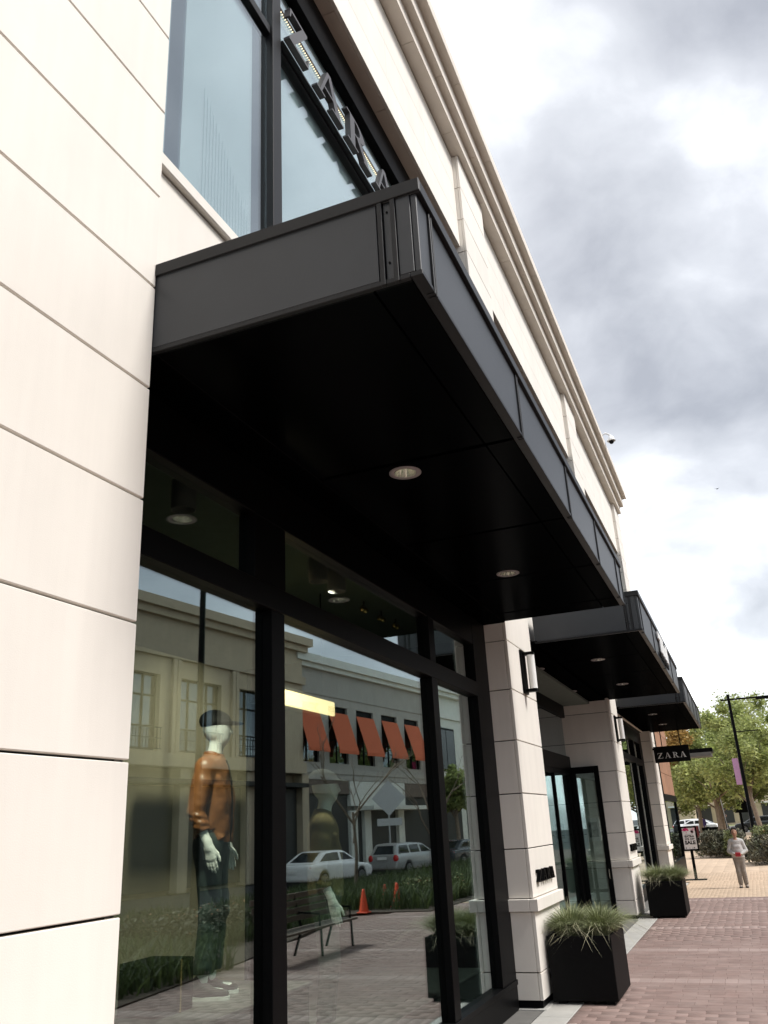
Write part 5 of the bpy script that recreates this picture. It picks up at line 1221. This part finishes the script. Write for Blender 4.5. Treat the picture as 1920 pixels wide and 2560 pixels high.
car((4.6, 68, 0.0), math.radians(20), 'white car half hidden by the lamp post foot', 'car_white')
def walker(x, y, label, top, bottom, s=.95, rz=0):
    t = empty('person', (x, y, 0.0), label, 'person', rz)
    F = figure(s, (.22, -.05, 1.16), (.23, .05, .93), (0, .2, -1), (-1, 0, 0), (.2, 1, 0), legs={1: (.09, .10, .11, .10, .22), -1: (.09, .10, .11, -.06, -.22)})
    sdf_obj('body', scaled(F['B'][:1] + F['B'][-1:] + F['H'][:2] + F['A'] + F['HN'] + F['L'], s), 'skin', t, .014)
    sdf_obj('shirt', scaled(F['B'][:4] + F['A'][:2] + F['A'][3:5], s, .016), top, t, .016); TR = []
    for sx in (1, -1): hp, kn, an = F['LEG'][sx]; TR += [cap(hp, kn, .105, .075, k=.04), cap(kn, an, .075, .06, k=.02)]
    sdf_obj('trousers', scaled(TR, s), bottom, t, .016); sdf_obj('hair', scaled([cap(V3(0, -.012, 1.765), V3(0, -.03, 1.735), .104, k=.02)], s), 'hair', t, .014)
walker(-1.9, 90.5, 'distant pedestrian in purple shirt by the white cars', 'purple', 'greycloth', .98, .4)
walker(-0.2, 105, 'distant pedestrian in black walking over the crossing', 'frame', 'frame', .98, -1.4)
walker(6.2, 96, 'distant pedestrian in dark clothes at the right edge', 'darkshop', 'jeans', .98, 2.4)
walker(12.9, 54.5, 'pedestrian in pale shirt on the far pavement, reflected in the last narrow pane', 'greycloth2', 'jeans', 1.0, .3)
nx = empty('news_box', (-1.55, 70, 0.0), 'dark red newspaper box behind the hedge', 'box')
MB().cbox(-1.9, -1.3, 69.7, 70.2, .35, 1.15, .03).build('case', 'darkred', nx); MB().cbox(-1.85, -1.75, 69.8, 70.1, 0, .36).cbox(-1.45, -1.35, 69.8, 70.1, 0, .36).build('leg', 'frame', nx)
bk = empty('dark_bench', (-0.35, 70, 0.0), 'dark low bench behind the hedge between two tree trunks', 'bench')
MB().cbox(-1.1, .35, 69.9, 70.4, .42, .5, .01).build('seat', 'frame', bk); MB().cbox(-1.1, .35, 70.4, 70.46, .55, 1.02, .01).build('backrest', 'frame', bk)
for x in (-1.0, .22): MB().cbox(x, x + .06, 69.92, 70.42, 0, .42).build('leg', 'frame', bk)
gp_ = empty('thin_post', (.55, 72, 0), 'thin grey leaning post among the trees', 'post'); MB().tube([(.75, 72, 0), (.45, 72, 3.9)], .035, 8).build('pole', 'galv', gp_); MB().cbox(.25, .65, 71.97, 71.99, 3.5, 3.95).build('plate', 'galv', gp_)
sp = empty('sign_post', (1.6, 84, 0), 'black sign post right behind the woman', 'post'); MB().cyl((1.6, 84, 0), (1.6, 84, 5.0), .12, 10).build('pole', 'frame', sp); MB().cbox(1.2, 2.4, 83.85, 83.95, 1.9, 3.0).build('panel', 'frame', sp)
bd = empty('bird', (5.27, 90.0, 33.97), 'tiny dark bird in the cloudy sky', 'bird')
MB().ball((5.27, 90.0, 33.97), .07, (1.8, .8, .6), 8).build('body', 'frame', bd)
for e in (-1, 1): MB().prism([(0, -.06), (.26, .04), (.02, .06)] if e > 0 else [(0, -.06), (-.02, .06), (-.26, .10)], (5.27, 90.0, 33.98), (1, 0, .3 * e), (0, 1, .5), (0, 0, .012)).build('wing', 'frame', bd)
